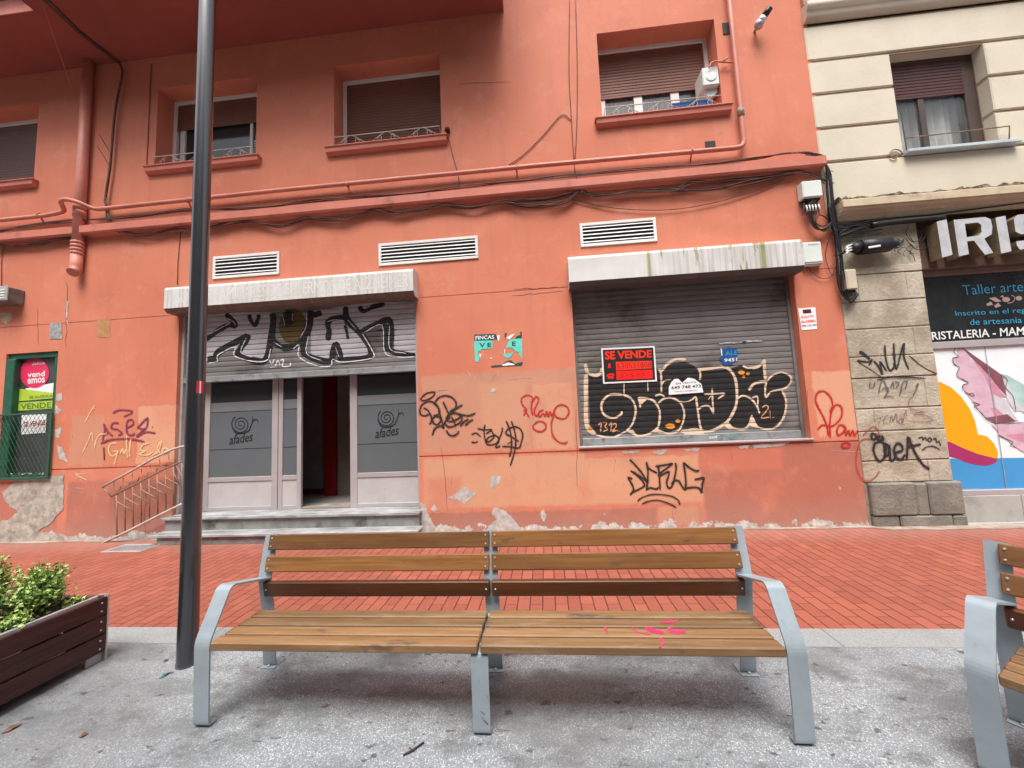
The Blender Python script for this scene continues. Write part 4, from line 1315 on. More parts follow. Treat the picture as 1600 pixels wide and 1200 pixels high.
for xx in (-8.3, -5.6, -2.9, -.25, 2.3):
    mb = MB(); mb.lathe((xx, py_, pz + .0), [(.034, -.012), (.041, -.012), (.041, .012), (.034, .012)], 12, 'x')
    mb.tube([(xx, py_, pz), (xx + .0, D - .02, pz - .10), (xx, D, pz - .10)], .012, 6)
    mb.tube([(xx, py_, pz + .03), (xx, py_ - .01, pz + .06)], .008, 6)
    obj('pipe_clamp', mb, MAT['coral_trim'], gp)
mb = MB(); mb.lathe((3.03, py_, 5.87), [(.03, -.07), (.045, -.06), (.045, .06), (.03, .07)], 12)
obj('pipe_coupling', mb, M('bare_pipe_joint', (.25, .19, .15), .6, var=.4, scale=25), gp)
mb = MB()
mb.tube(smooth([W(a, b, D - .06) for a, b in ((1152, 97), (1130, 97), (1120, 96), (1112, 98), (1108, 106))], 4), .012, 8)
mb.tube([W(1137, 90, D - .06), W(1128, 97, D - .06)], .014, 8)
obj('branch_pipe', mb, MAT['coral_trim'], gp)
for q0, q1 in (((1128, 37), (1141, 53)), ((1101, 222), (1118, 231))):
    a, b = W(*q0), W(*q1); mb = MB(); mb.box(a.x, b.x, D - .01, D - .002, b.z, a.z); obj('vent_hole', mb, MAT['dark'], bld)
mb = MB()
a = W(699, 203, D - .03); mb.lathe(a, [(.002, -.04), (.035, -.03), (.045, 0), (.035, .03), (.002, .035)], 14, 'y'); mb.tube([a, a + Vector((0, .04, -.02))], .015, 6)
obj('pipe_cap', mb, MAT['black'], bld)

# ---- cables along the string course
def cable(name, paths, Y, r, parent, mat=None, jit=0.0, n=1):
    mb = MB()
    for pts in paths:
        for k in range(n):
            q = [(a + random.uniform(-jit, jit), b + random.uniform(-jit, jit)) for a, b in pts]
            mb.tube(px_path(q, Y - k * r * .9), r, 5)
    return obj(name, mb, mat or MAT['cable'], parent)


top = [[(-10, 362), (50, 352), (110, 345), (150, 342), (210, 338), (300, 327), (400, 325), (480, 315), (560, 308), (640, 302), (720, 292), (800, 284), (880, 275), (960, 268), (1040, 262), (1120, 255), (1180, 248), (1230, 241), (1262, 240), (1285, 243)]]
cable('cable', top, D - .07, .007, bld, jit=2.6, n=4)
bot = [[(-10, 384), (50, 382), (100, 374), (135, 370)], [(165, 310), (170, 340), (178, 355), (200, 366), (230, 367), (270, 360), (330, 355), (365, 348), (400, 349), (440, 352), (478, 340), (520, 344), (545, 340), (585, 329), (620, 333), (660, 325), (695, 320), (740, 325), (790, 315), (850, 310), (905, 300), (930, 306), (990, 300), (1050, 297), (1080, 285), (1120, 284), (1180, 276), (1240, 268), (1270, 272), (1288, 285)],
       [(790, 315), (830, 322), (880, 315), (905, 300)], [(1050, 297), (1110, 295), (1180, 283), (1240, 272)]]
cable('cable', bot, D - .055, .0065, bld, jit=3.6, n=5)
cable('cable', [[(890, 311), (960, 325), (1040, 328), (1110, 318), (1180, 298), (1225, 280)]], D - .03, .006, bld)
mb = MB()
for k in range(3):
    mb.tube([G(58 + k * 3, -10, 8.045), G(120 + k * 2, 49, 8.045), G(152 + k * 2, 74, 8.045), G(184 + k * 2, 98, 8.045)], .014, 6)
obj('cable', mb, MAT['cable'], bld)
mb = MB(); mb.tube([G(64, 0, 8.03), W(118, 155, D - .02)], .004, 4); obj('cable', mb, MAT['coral_trim'], bld)
cable('cable', [[(187, 99), (191, 112), (186, 140), (180, 170), (176, 215), (172, 260), (166, 300), (165, 312)]], D - .05, .016, bld, jit=.5, n=2)
cable('cable', [[(890, -10), (889, 110), (893, 190), (897, 255), (902, 280), (912, 298)], [(899, -10), (902, 110), (901, 200), (898, 250)], [(893, 188), (877, 180), (850, 210), (820, 240), (795, 258)]], D - .012, .006, bld)
cable('cable', [[(282, 362), (278, 410), (277, 445)], [(8, 385), (3, 400), (2, 450)], [(700, 212), (708, 245), (715, 270), (718, 290)]], D - .012, .005, bld)
cable('cable', [[(155, 210), (170, 235)], [(152, 228), (170, 258)]], D - .012, .004, bld)

# ---- green framed window, lower left
a, b, z0, z1 = GRN
mb = MB()
mb.box(a, b, D + .03, D + .11, z1 - .09, z1 - .001, .006); mb.box(a, a + .16, D + .0, D + .12, z0, z1 - .09, .01); mb.box(b - .10, b - .001, D + .03, D + .11, z0, z1 - .09, .006)
mb.box(a + .16, b - .10, D + .03, D + .10, z0, z0 + .05, .005)
gw = obj('window', mb, MAT['green'], bld)
tag(gw, 'narrow green framed shop window with wire guard')
mb = MB(); mb.face([(a + .15, D + .09, z0), (b - .09, D + .09, z0), (b - .09, D + .09, z1 - .08), (a + .15, D + .09, z1 - .08)])
obj('pane', mb, M('dull_glass', (.06, .065, .062), .25, var=.3, scale=3), gw)
mb = MB()
zt = 2.03
ya = D - .035
mb.box(a - .1, b + .02, ya - .012, ya + .012, zt - .03, zt, .004); mb.box(a - .1, b + .02, ya - .012, ya + .012, z0 - .02, z0 + .02, .004); mb.box(b - .02, b + .02, ya - .012, ya + .012, z0 + .02, zt - .03, .004)
k = -30
wd_, ht = b - a + .1, zt - z0
def diag(off, sg):
    pts = []
    # line x = off + sg*z clipped to the panel
    for t in (0, ht):
        pts.append((off + sg * t * .62, t))
    (xa, za), (xb, zb) = pts
    lo, hi = 0.0, wd_
    def cl(p, q):
        (x0, t0), (x1, t1) = p, q
        if x0 < lo: t0 += (lo - x0) / (x1 - x0) * (t1 - t0); x0 = lo
        if x0 > hi: t0 += (hi - x0) / (x1 - x0) * (t1 - t0); x0 = hi
        return x0, t0
    if max(xa, xb) <= lo or min(xa, xb) >= hi: return None
    p = cl(pts[0], pts[1]); q = cl(pts[1], pts[0])
    return [(a - .1 + p[0], ya, z0 + p[1]), (a - .1 + q[0], ya, z0 + q[1])]
for sg in (1, -1):
    off = -ht if sg > 0 else 0
    while off < wd_ + ht:
        l = diag(off, sg)
        if l: mb.tube([Vector(l[0]) + Vector((0, sg * .003, 0)), Vector(l[1]) + Vector((0, sg * .003, 0))], .0035, 4, False)
        off += .075
obj('wire_guard', mb, M('green_mesh', (.03, .085, .05), .5), gw)

# ------------------------------------------------------------------ things fixed to the coral front
def sheet(mb, quad, Y, mi=0, th=.003):
    p = [W(x_, y_, Y) for x_, y_ in quad]
    q = [v + Vector((0, th, 0)) for v in p]
    mb.face(p, mi)
    for i in range(len(p)): mb.face([p[i], q[i], q[(i + 1) % len(p)], p[(i + 1) % len(p)]], mi)


# SE VENDE sign on the shutter
Ys = S2Y - .014
sg = thing('sale_sign', 'black and red SE VENDE sign with white border on the closed shutter', 'sign', W(983, 599, Ys))
mb = MB(); sheet(mb, c3([(375, 478), (880, 455), (857, 122), (355, 145)]), Ys)
obj('border', mb, MAT['paper'], sg)
mb = MB(); sheet(mb, c3([(388, 462), (864, 440), (843, 138), (370, 160)]), Ys - .002, th=.001)
obj('panel', mb, MAT['ink'], sg)
mb = MB()
text_quad(mb, 'SE VENDE', c3([(393, 253), (832, 232), (828, 160), (388, 172)]), Ys - .0035, .035)
mb.face([W(*p, Ys - .0034) for p in c3([(497, 352), (833, 333), (829, 262), (493, 272)])])
obj('lettering', mb, MAT['sign_red'], sg)
mb = MB()
mb.face([W(*p, Ys - .0034) for p in c3([(500, 442), (840, 428), (836, 346), (497, 358)])])
for pts in ([(402, 405), (420, 385), (465, 378), (483, 395), (478, 405), (462, 402), (460, 395), (430, 398), (428, 408), (408, 412)], [(415, 432), (425, 405), (465, 402), (478, 428)], [(418, 330), (425, 290), (432, 285), (440, 290), (448, 328)]):
    poly_px(mb, c3(pts), Ys - .0034)
obj('handset_symbol', mb, MAT['sign_red2'], sg)
mb = MB(); text_quad(mb, '630531808', c3([(508, 338), (828, 322), (824, 275), (505, 284)]), Ys - .0045, -.006)
text_quad(mb, '21513', c3([(530, 420), (760, 408), (760, 372), (530, 384)]), Ys - .0045, -.012)
obj('handwritten_number', mb, M('dark_red_pen', (.22, .012, .01), .6), sg)

mb = MB()
mb.box(0, 0, 0, 0, 0, 0)
mb = MB()
poly_px(mb, crop(1060, 520, 6)([(395, 140), (440, 150), (470, 125), (500, 150), (555, 160), (560, 190), (545, 240), (570, 250), (520, 270), (500, 300), (440, 310), (420, 290), (400, 265), (380, 240), (405, 215)]), S2Y - .012, 0, .6, 4)
poly_px(mb, crop(1060, 520, 6)([(600, 80), (640, 75), (635, 95), (605, 98)]), S2Y - .012)
text_quad(mb, 'ALE', crop(1060, 520, 6)([(440, 215), (555, 205), (555, 165), (440, 175)]), S2Y - .014, .0, 1)
text_quad(mb, '9451', crop(1060, 520, 6)([(430, 275), (550, 265), (550, 232), (430, 242)]), S2Y - .014, .02, 2)
poly_px(mb, crop(1060, 520, 6)([(395, 145), (408, 150), (412, 215), (402, 215)]), S2Y - .013, 2)
solo('torn_sticker', mb, [MAT['blue'], MAT['cyan'], MAT['white']], 'torn blue sticker reading ALE 9451 on the closed shutter', 'sticker')
mb = MB()
poly_px(mb, crop(1060, 520, 6)([(375, 92), (400, 95), (440, 88), (560, 80), (640, 70), (780, 68), (790, 80), (720, 82), (640, 90), (560, 98), (440, 102), (385, 110)]), S2Y - .012, 0, .5, 4)
solo('tape_remnant', mb, M('torn_tape', (.36, .35, .36), .6, var=.5, scale=14), 'torn strip of grey tape above the blue sticker', 'tape')
mb = MB()
poly_px(mb, [(1045, 617), (1045, 605), (1049, 597), (1054, 592), (1060, 592), (1066, 598), (1075, 590), (1085, 592), (1096, 600), (1099, 613), (1072, 615)], S2Y - .016)
text_quad(mb, 'EN VENTA', ((1056, 601), (1088, 598.5), (1088, 595.5), (1056, 598)), S2Y - .0175, .0, 1)
text_quad(mb, '649 748 473', ((1049, 608.5), (1095, 605.5), (1095, 600.5), (1049, 603.5)), S2Y - .0175, .02, 1)
text_quad(mb, 'LOCAL COMERCIAL', ((1054, 613), (1090, 611), (1090, 609), (1054, 611)), S2Y - .0175, .0, 1)
solo('paper_notice', mb, [MAT['paper'], MAT['ink']], 'white paper notice with phone number stuck on the black graffiti', 'notice')

# torn turquoise poster on the wall
cP = crop(720, 500, 10)
mb = MB()
TEAL = [[(212, 325), (470, 318), (505, 345), (490, 440), (430, 445), (340, 455), (265, 500), (285, 560), (280, 650), (225, 655), (215, 500)], [(770, 300), (955, 288), (960, 610), (940, 590), (900, 500), (850, 490), (835, 460), (790, 430), (705, 430), (730, 380)], [(655, 545), (690, 520), (740, 530), (830, 495), (800, 545), (750, 600), (700, 580)]]
for p in TEAL: poly_px(mb, cP(p), D - .004, 0, .25, 2)
for p in ([(212, 228), (540, 215), (560, 250), (590, 300), (520, 300), (470, 318), (212, 325)], [(925, 185), (950, 182), (955, 285), (850, 290), (860, 260), (930, 230)], [(680, 210), (720, 205), (700, 300), (690, 270)], [(725, 640), (790, 630), (850, 680), (965, 650), (962, 710), (700, 725), (480, 740), (470, 715), (640, 700)]):
    poly_px(mb, cP(p), D - .0042, 1, .25, 2)
text_quad(mb, 'FINCAS', cP([(230, 310), (520, 292), (520, 235), (230, 250)]), D - .0055, .02, 2)
text_quad(mb, 'V E', cP([(290, 432), (475, 422), (475, 352), (290, 362)]), D - .0055, .03, 1)
text_quad(mb, 'E', cP([(800, 408), (858, 404), (858, 332), (800, 338)]), D - .0055, .03, 1)
for p in ([(640, 700), (740, 660), (850, 690), (830, 705), (660, 715)], [(560, 240), (610, 235), (600, 330), (575, 310)], [(700, 280), (790, 225), (850, 215), (760, 300)], [(290, 530), (325, 535), (300, 600)], [(450, 590), (500, 590), (470, 608)], [(680, 460), (695, 460), (690, 530), (680, 530)]):
    poly_px(mb, cP(p), D - .005, 2, .25, 2)
solo('torn_poster', mb, [MAT['turquoise'], MAT['navy_green'], MAT['paper']], 'torn turquoise poster remains between the two roller shutters', 'poster')

# alarm sticker right of the shutter
mb = MB()
sheet(mb, [(1253, 516), (1277, 514), (1274, 480), (1247, 482)], D - .005)
mb.face([W(a, b, D - .0065) for a, b in ((1255, 490), (1268, 489), (1267, 483), (1254, 484))], 1)
text_quad(mb, 'Alerta', ((1251, 499), (1272, 495), (1271, 490), (1250, 494)), D - .0065, 0, 2)
text_quad(mb, 'ALARMA', ((1252, 505), (1275, 503), (1274, 499), (1251, 501)), D - .0065, .03, 2)
text_quad(mb, '900 122 340', ((1253, 511), (1276, 509), (1276, 506), (1253, 508)), D - .0065, .02, 1)
solo('alarm_sticker', mb, [MAT['paper'], M('dark_maroon', (.10, .01, .02), .5), MAT['sign_red2']], 'white ALARMA sticker on the wall right of the closed shutter', 'sticker')

# faded grey notice left, above green window
mb = MB(); sheet(mb, [(77, 530), (97, 529), (96, 504), (78, 505)], D - .006)
solo('grey_plaque', mb, M('grey_plaque', (.30, .31, .31), .6, var=.35, scale=16), 'small weathered grey plaque above the green framed window', 'plaque')

# stickers and papers on the green window pane
Yg = D + .085
mb = MB()
mb.ngon([W(a, b, Yg) for a, b in ellipse(54, 583, 22.5, 23.5, 36, .3)])
text_quad(mb, 'vend', ((43, 590), (70, 588), (70, 579), (43, 581)), Yg - .002, .02, 1)
text_quad(mb, 'emos', ((43, 600), (70, 597.5), (70, 589.5), (43, 592)), Yg - .002, .02, 1)
text_quad(mb, 'deltos', ((50, 571), (70, 569), (70, 564), (50, 566)), Yg - .002, .0, 1)
solo('round_sticker', mb, [MAT['magenta'], MAT['white']], 'round raspberry red vendemos sticker in the green framed window', 'sticker')
mb = MB()
sheet(mb, [(40, 617), (84, 614), (84, 598), (40, 607)], Yg + .002)
mb.face([W(a, b, Yg) for a, b in ((29, 627), (84, 622), (84, 614), (29, 607))], 1)
text_quad(mb, 'SE ALQUILA', ((46, 624), (82, 621), (82, 616), (46, 619)), Yg - .002, .02, 2)
solo('window_flyer', mb, [MAT['paper'], MAT['lime'], MAT['lime_dark']], 'white and lime flyer just below the round red sticker', 'flyer')
mb = MB()
sheet(mb, [(28, 642), (83, 638), (83, 626), (28, 629)], Yg)
text_quad(mb, 'VENDE', ((32, 640), (80, 637), (80, 628), (32, 631)), Yg - .002, .02, 1)
solo('sale_banner', mb, [MAT['lime'], MAT['lime_dark']], 'lime green VENDE banner above the wire guard', 'banner')
mb = MB()
sheet(mb, [(33, 679), (71, 676), (73, 644), (34, 647)], Yg)
text_quad(mb, 'SE VENDE', ((37, 667), (71, 664), (71, 656), (37, 659)), Yg - .002, .02, 1)
solo('paper_notice', mb, [MAT['paper'], M('red_print', (.40, .03, .03), .6)], 'white paper with red lettering behind the wire guard', 'notice')
mb = MB()
for k in range(26):
    u = random.random(); p = W(12 + 62 * u, 742 - 3 * u, D + .03); r = random.uniform(.015, .04)
    c = Vector((p.x, D + random.uniform(.0, .05), .995 + .05 + random.random() * .02))
    mb.face([c + Vector((random.uniform(-r, r), random.uniform(-.012, .012), random.uniform(-.01, .02))) for _ in range(4)])
solo('litter', mb, MAT['paper'], 'crumpled white paper scraps on the ledge behind the wire guard', 'litter')

# white letters of a lamp / vent box at far left edge
lb = thing('wall_light', 'grey box light on the wall at the far left edge', 'lamp', W(5, 478, D))
a, b = W(27, 451, D - .1), W(-25, 478, D - .1)
mb = MB(); mb.box(b.x, a.x, D - .20, D, b.z, a.z, .012)
obj('housing', mb, M('dark_grey_housing', (.14, .14, .13), .5, var=.3, scale=8), lb)
mb = MB(); mb.box(b.x + .02, W(14, 460, D - .2).x, D - .225, D - .201, b.z + .02, a.z + .01, .006)
obj('diffuser', mb, MAT['grey_box'], lb)
mb = MB()
for k in range(4): mb.box(b.x + .05, W(11, 460, D - .2).x, D - .232, D - .226, b.z + .05 + k * .045, b.z + .068 + k * .045)
obj('louvre', mb, MAT['white_frame'], lb)


# junction boxes
def jbox(name, q, Y0, dep, mat, label, cat, dark=True):
    a, b = W(*q[0], Y0 - dep), W(*q[1], Y0 - dep)
    t = thing(name, label, cat, ((a.x + b.x) / 2, Y0, b.z))
    mb = MB(); mb.box(a.x, b.x, Y0 - dep, Y0 - .002, b.z, a.z, .014)
    obj('case', mb, mat, t)
    mb = MB(); mb.box(a.x + .02, b.x - .02, Y0 - dep * .75, Y0 - .01, b.z - .03, b.z - .001, .004)
    obj('cable_gland', mb, MAT['black'] if dark else mat, t)
    return t, a, b


t, a, b = jbox('telecom_box', ((1253, 283), (1287, 306)), D, .13, MAT['plast_white'], 'white telecom box with loose cable tails by the building corner', 'junction box')
mb = MB()
for k in range(9):
    x_ = a.x + .03 + k * .025
    mb.tube([(x_, D - .08 + (k % 3) * .02, b.z - .02), (x_ + random.uniform(-.03, .02), D - .07, b.z - .12), (x_ + random.uniform(-.05, .03), D - .05, b.z - .22)], .008, 5)
obj('cable_tail', mb, MAT['spray_grey'], t)
mb = MB()
for k in range(5):
    x_ = a.x + .04 + k * .04
    mb.tube([(x_, D - .10, b.z - .10), (x_ + random.uniform(-.02, .02), D - .11, b.z - .19)], .009, 5)
obj('white_sleeve', mb, MAT['white'], t)
t, a, b = jbox('alarm_box', ((1253, 379), (1287, 409)), D, .09, MAT['plast_white'], 'pale green white alarm box at the end of the mossy shutter housing', 'alarm box', False)
mb = MB()
mb.box(a.x + .02, b.x - .005, D - .085, D - .01, b.z - .022, b.z - .002, .006)
text_quad(mb, 'FINCAL', ((1263, 384), (1280, 382), (1280, 379), (1263, 381)), D - .0925, .02)
obj('base_plate', mb, MAT['grey_box'], t)
t, a, b = jbox('terminal_box', ((1321, 421), (1342, 451)), D - .01, .10, MAT['plast_beige'], 'beige terminal box low on the stone pillar beside the cable bundle', 'junction box')

# cable bundles round the corner
mb = MB()
for k in range(11):
    o_ = (k - 5) * 1.25 + random.uniform(-.8, .8)
    r1, r2, r3 = [random.uniform(-2.2, 2.2) for _ in range(3)]
    pts = [(1258 + k * 2, 241 + r1 * .6), (1284 + o_ * .5, 245 + k * .5), (1293 + o_ * .8 + r1, 262 + k), (1296 + o_ * .9 + r2, 300), (1300 + o_ * .9 + r3, 340), (1307 + o_ * .8 + r1, 372), (1311 + o_ * .9 + r2, 405), (1314 + o_ + r3 * .6, 440), (1321 + o_ * .7, 464 + o_ * .3), (1330, 468 + o_ * .8), (1339 + o_ * .4, 457 + o_ * .5)]
    mb.tube(px_path(pts, D - .04 - (k % 4) * .022), .0062, 5)
for yy in (270, 288, 318, 362, 398, 430, 455):
    c_ = W(1294 + (yy - 262) * .115, yy, D - .075)
    mb.tube([c_ + Vector((-.055, 0, -.008)), c_ + Vector((0, -.045, 0)), c_ + Vector((.055, 0, .008))], .005, 5)
solo('cable_bundle', mb, MAT['black'], 'thick bundle of black cables running down the corner between the buildings', 'cables')
mb = MB()
for k in range(6):
    o_ = random.uniform(-3, 3)
    mb.tube(px_path([(1296 + o_, 320), (1300, 345 + o_), (1290, 358 + o_), (1278 + o_, 358), (1268 + o_, 345), (1266 + o_, 325), (1272 + o_, 312)], D - .06 - k * .008), .008, 5)
mb.tube(px_path([(1296, 350), (1290, 340), (1280, 336), (1274, 346), (1282, 353), (1296, 350)], D - .07), .008, 5)
solo('cable_loop', mb, MAT['black'], 'loop of slack black cable hanging under the white telecom box', 'cables')
mb = MB()
for pts in ([(1300, 352), (1320, 356), (1340, 352), (1365, 347)], [(1303, 366), (1318, 368), (1340, 358), (1362, 352)], [(1308, 372), (1322, 364), (1345, 354), (1370, 350)], [(1302, 348), (1330, 351), (1380, 343), (1440, 337), (1470, 334), (1640, 312)], [(1300, 350), (1340, 352), (1400, 346), (1450, 340)]):
    for k in range(2): mb.tube(px_path([(x_ + random.uniform(-1, 1), y_ + random.uniform(-1, 1)) for x_, y_ in pts], D - .05 - k * .02), .009, 5)
mb.tube(px_path([(1361, 352), (1400, 347), (1440, 343), (1475, 340)], D - .08), .038, 10)
solo('cable_duct', mb, MAT['black'], 'fat black cable sleeve running under the cream cornice', 'cables')
t = thing('splice_closure', 'black cylindrical cable splice closure on the stone pillar', 'cable joint', W(1370, 398, D))
mb = MB()
a, b = W(1342, 387, D - .12), W(1388, 382, D - .12)
d = (b - a).normalized()
mb.tube([a, b], .098, 16)
mb.tube([a - d * .10, a - d * .002], .05, 12, True, .085); mb.tube([b + d * .002, b + d * .11], .085, 12, True, .04)
obj('sleeve', mb, MAT['black'], t)
mb = MB()
for k in range(6):
    z_ = random.uniform(-3, 3)
    mb.tube(px_path([(1338, 386 + z_), (1326, 388 + z_), (1316, 396 + z_), (1308, 400)], D - .10), .008, 5)
    mb.tube(px_path([(1388, 383 + z_), (1402, 384 + z_ * 1.5), (1412, 378 + z_ * 2)], D - .10), .007, 5)
obj('cable_tail', mb, MAT['black'], t)
mb = MB()
for k in range(3): mb.tube(px_path([(1336, 382 + k * 4), (1326, 384 + k * 4), (1322, 389 + k * 4)], D - .13), .012, 5)
mb.face([W(p, q, D - .2185) for p, q in ((1357, 388), (1376, 385), (1376, 382), (1357, 385))])
obj('white_sleeve', mb, MAT['white'], t)
mb = MB()
for pts in ([(1296, 370), (1290, 400), (1300, 430), (1310, 420)], [(1262, 412), (1268, 425), (1285, 435), (1300, 430), (1312, 400)], [(1258, 412), (1262, 420)], [(1415, 372), (1425, 385), (1435, 390), (1450, 385), (1452, 372)], [(1420, 352), (1416, 366), (1430, 380), (1444, 372), (1446, 356)], [(1436, 352), (1440, 370), (1428, 378), (1420, 366)]):
    mb.tube(px_path(pts, D - .03), .0045, 4)
for k in range(9):
    x_, y_ = random.uniform(1395, 1425), random.uniform(368, 396)
    mb.tube(px_path([(x_, y_), (x_ + random.uniform(-8, 8), y_ + random.uniform(4, 12)), (x_ + random.uniform(-10, 10), y_ + random.uniform(8, 18))], D - .03), .005, 4)
for k in range(8):
    x_, y_ = random.uniform(1316, 1360), random.uniform(352, 372)
    mb.tube(px_path([(1304, 366 + k), (x_, y_), (x_ + 30, y_ - random.uniform(2, 12))], D - .04 - k * .004), .006, 4)
solo('loose_wire', mb, MAT['black'], 'thin loose black wires curling beside the stone pillar', 'wires')

# white regulator box in the right hand window
a, b = W(1100, 104, D + .02), W(1125, 132, D + .02)
t = thing('regulator_box', 'white gas regulator box mounted in the reveal of the right upper window', 'meter box', (2.7, D + .1, 6.25))
mb = MB(); mb.box(2.58, 2.815, D - .02, D + .27, 6.40, 6.69, .012)
obj('case', mb, MAT['plast_white'], t)
mb = MB(); mb.lathe((2.70, D - .02, 6.53), [(.075, 0), (.075, -.004), (.06, -.007), (.001, -.007)], 20, 'y')
obj('dial', mb, MAT['white'], t)
mb = MB(); mb.prism([(2.62, 6.398), (2.80, 6.398), (2.80, 6.33), (2.72, 6.26), (2.66, 6.26)], D + .05, D + .24)
obj('bracket', mb, MAT['plast_white'], t)
mb = MB()
mb.box(W(1049, 160, D - .03).x, W(1112, 160, D - .03).x, D - .035, D - .022, WZ0 + .006, WZ0 + .135, .003)
solo('blue_cloth', mb, MAT['blue'], 'dark blue cloth hanging behind the rail of the right upper window', 'cloth')
# insulator at the top right
t = thing('cable_insulator', 'black and white cable end bracket high on the coral wall', 'bracket', W(1188, 34, D))
p0, p1 = W(1186, 38, D - .12), W(1203, 12, D - .22)
mb = MB(); mb.tube([p0.lerp(p1, .45), p1], .045, 12)
obj('arm', mb, MAT['black'], t)
mb = MB(); mb.tube([p0.lerp(p1, .15), p0.lerp(p1, .45)], .052, 12)
obj('collar', mb, MAT['white'], t)
mb = MB(); mb.lathe(p0, [(.003, -.06), (.05, -.045), (.065, 0), (.05, .045), (.003, .06)], 14)
mb.tube([p0, Vector((p0.x, D, p0.z + .02))], .02, 8)
obj('base', mb, MAT['galv'], t)

# ------------------------------------------------------------------ stair railing leaning at the left of the steps
rl = thing('stair_railing', 'sloping beige iron railing with zigzag bars left of the doorstep', 'railing', W(165, 847, 5.46))
RY = 5.44
Wr = lambda q: [W(a, b, RY) for a, b in q]
mb = MB(); mb.tube(Wr([(160, 761), (200, 739), (240, 716), (270, 702), (292, 696)]), .018, 8)
obj('handrail', mb, MAT['rail_light'], rl)
mb = MB(); mb.tube(Wr([(160, 849), (200, 830), (245, 807), (275, 792), (292, 784)]), .018, 8)
obj('bottom_rail', mb, MAT['rail_light'], rl)
mb = MB(); mb.tube(Wr([(174, 776), (215, 755), (260, 731), (292, 718)]), .011, 6); mb.tube(Wr([(160, 761), (174, 776)]), .009, 6)
obj('middle_rail', mb, MAT['rust_iron'], rl)
for k in range(9):
    u = k / 8
    xt = 182 + u * 102
    yt = 772 - u * 50 + 1
    yb = 840 - u * 54
    mb = MB(); mb.tube(Wr([(xt, yt), (xt + 1, yb)]), .009, 5)
    obj('bar', mb, MAT['rust_iron'], rl)
mb = MB()
for k in range(7):
    u = k / 8; xt = 182 + u * 102; yt = 772 - u * 50 + 12
    mb.tube(Wr([(xt, yt), (xt + 26, yt + 14)]), .010, 5); mb.tube(Wr([(xt + 26, yt + 14), (xt + 25.5, yt - 6)]), .006, 5)
for k in range(3):
    mb.tube(Wr([(268 + k * 8, 732 - k * 4), (282 + k * 8, 760 - k * 4)]), .008, 5)
for k in range(7):
    u = k / 7; xt = 178 + u * 100; yt = 756 - u * 50
    mb.tube(px_path([(xt, yt - 3), (xt + 1, yt + 6), (xt + 8, yt + 10), (xt + 11, yt + 3)], RY), .006, 5)
obj('zigzag_infill', mb, MAT['rust_iron'], rl)

# drain grate in the brick paving
mb = MB()
q = [(-6.26, 4.99), (-5.65, 4.99), (-5.65, 5.32), (-6.26, 5.32)]
mb.box(-6.26, -5.65, 4.99, 5.03, -.02, .008, .003); mb.box(-6.26, -5.65, 5.28, 5.32, -.02, .008, .003); mb.box(-6.26, -6.22, 5.03, 5.28, -.02, .008, .003); mb.box(-5.69, -5.65, 5.03, 5.28, -.02, .008, .003)
gr = thing('drain_grate', 'grey metal drain grate in the red brick paving near the railing', 'drain', (-5.95, 5.15, 0))
obj('frame', mb, MAT['galv'], gr)
mb = MB()
for k in range(9): mb.box(-6.20 + k * .057, -6.172 + k * .057, 5.031, 5.279, -.02, .007, .003)
obj('bar', mb, MAT['galv'], gr)
mb = MB(); mb.face([(-6.22, 5.03, .0015), (-5.69, 5.03, .0015), (-5.69, 5.28, .0015), (-6.22, 5.28, .0015)])
obj('sump', mb, MAT['black'], gr)

# ------------------------------------------------------------------ cream and stone building on the right
cb = thing('cream_building', 'cream rusticated building with stone pillar and shop window on the right', 'building', (8, 5.55, 0))
CX0, CX1 = 4.075, 14
CW = (5.17, 6.41, 5.075, 6.585)
mb = MB()
wall_grid(mb, CX0 + .056, CX1, 4.13, 7.18, D + .012, [CW + (.20,)])
mb.face([(CX0, 12, 11.5), (CX1, 12, 11.5), (CX1, D, 11.5), (CX0, D, 11.5)]); mb.face([(XE + .002, D + .012, 0), (XE + .002, D + .012, 4.2), (XE + .002, 12, 4.2), (XE + .002, 12, 0)])
mb.face([(CX1, D, 0), (CX1, 12, 0), (CX1, 12, 11.5), (CX1, D, 11.5)])
mb.face([(XE + .003, 12, 0), (CX1, 12, 0), (CX1, 12, 11.5), (XE + .003, 12, 11.5)])
wall_grid(mb, CX0 + .056, CX1, 7.4, 11.5, D + .02, [])
obj('wall', mb, MAT['cream_dark'], cb)
# rusticated courses: real blocks with open joints
mb = MB()
zs = [4.30, 5.03, 5.545, 6.075, 6.60, 7.165]
for k in range(5):
    za, zb = zs[k] + .02, zs[k + 1] - .02
    if 5.0 < za < 6.58 and zb < 6.62:
        segs = ((CX0, CW[0] + .005), (CW[1] - .005, CX1))
        # the return of each course into the window reveal
        for x0, x1, s_ in ((CW[0] - .001, CW[0] + .0, 1), (CW[1], CW[1] + .001, -1)): pass
    else: segs = ((CX0, CX1),)
    for x0, x1 in segs: mb.box(x0, x1, D - .012, D + .157 if len(segs) == 2 else D + .03, za, zb, .012)
mb.box(CX0, CX1, D - .012, D + .03, zs[0] - .03, zs[0] + .0199)
mb.box(CW[0] + .006, CW[1] - .006, D + .031, D + .157, 6.58, 6.62)
obj('rusticated_course', mb, MAT['cream'], cb)
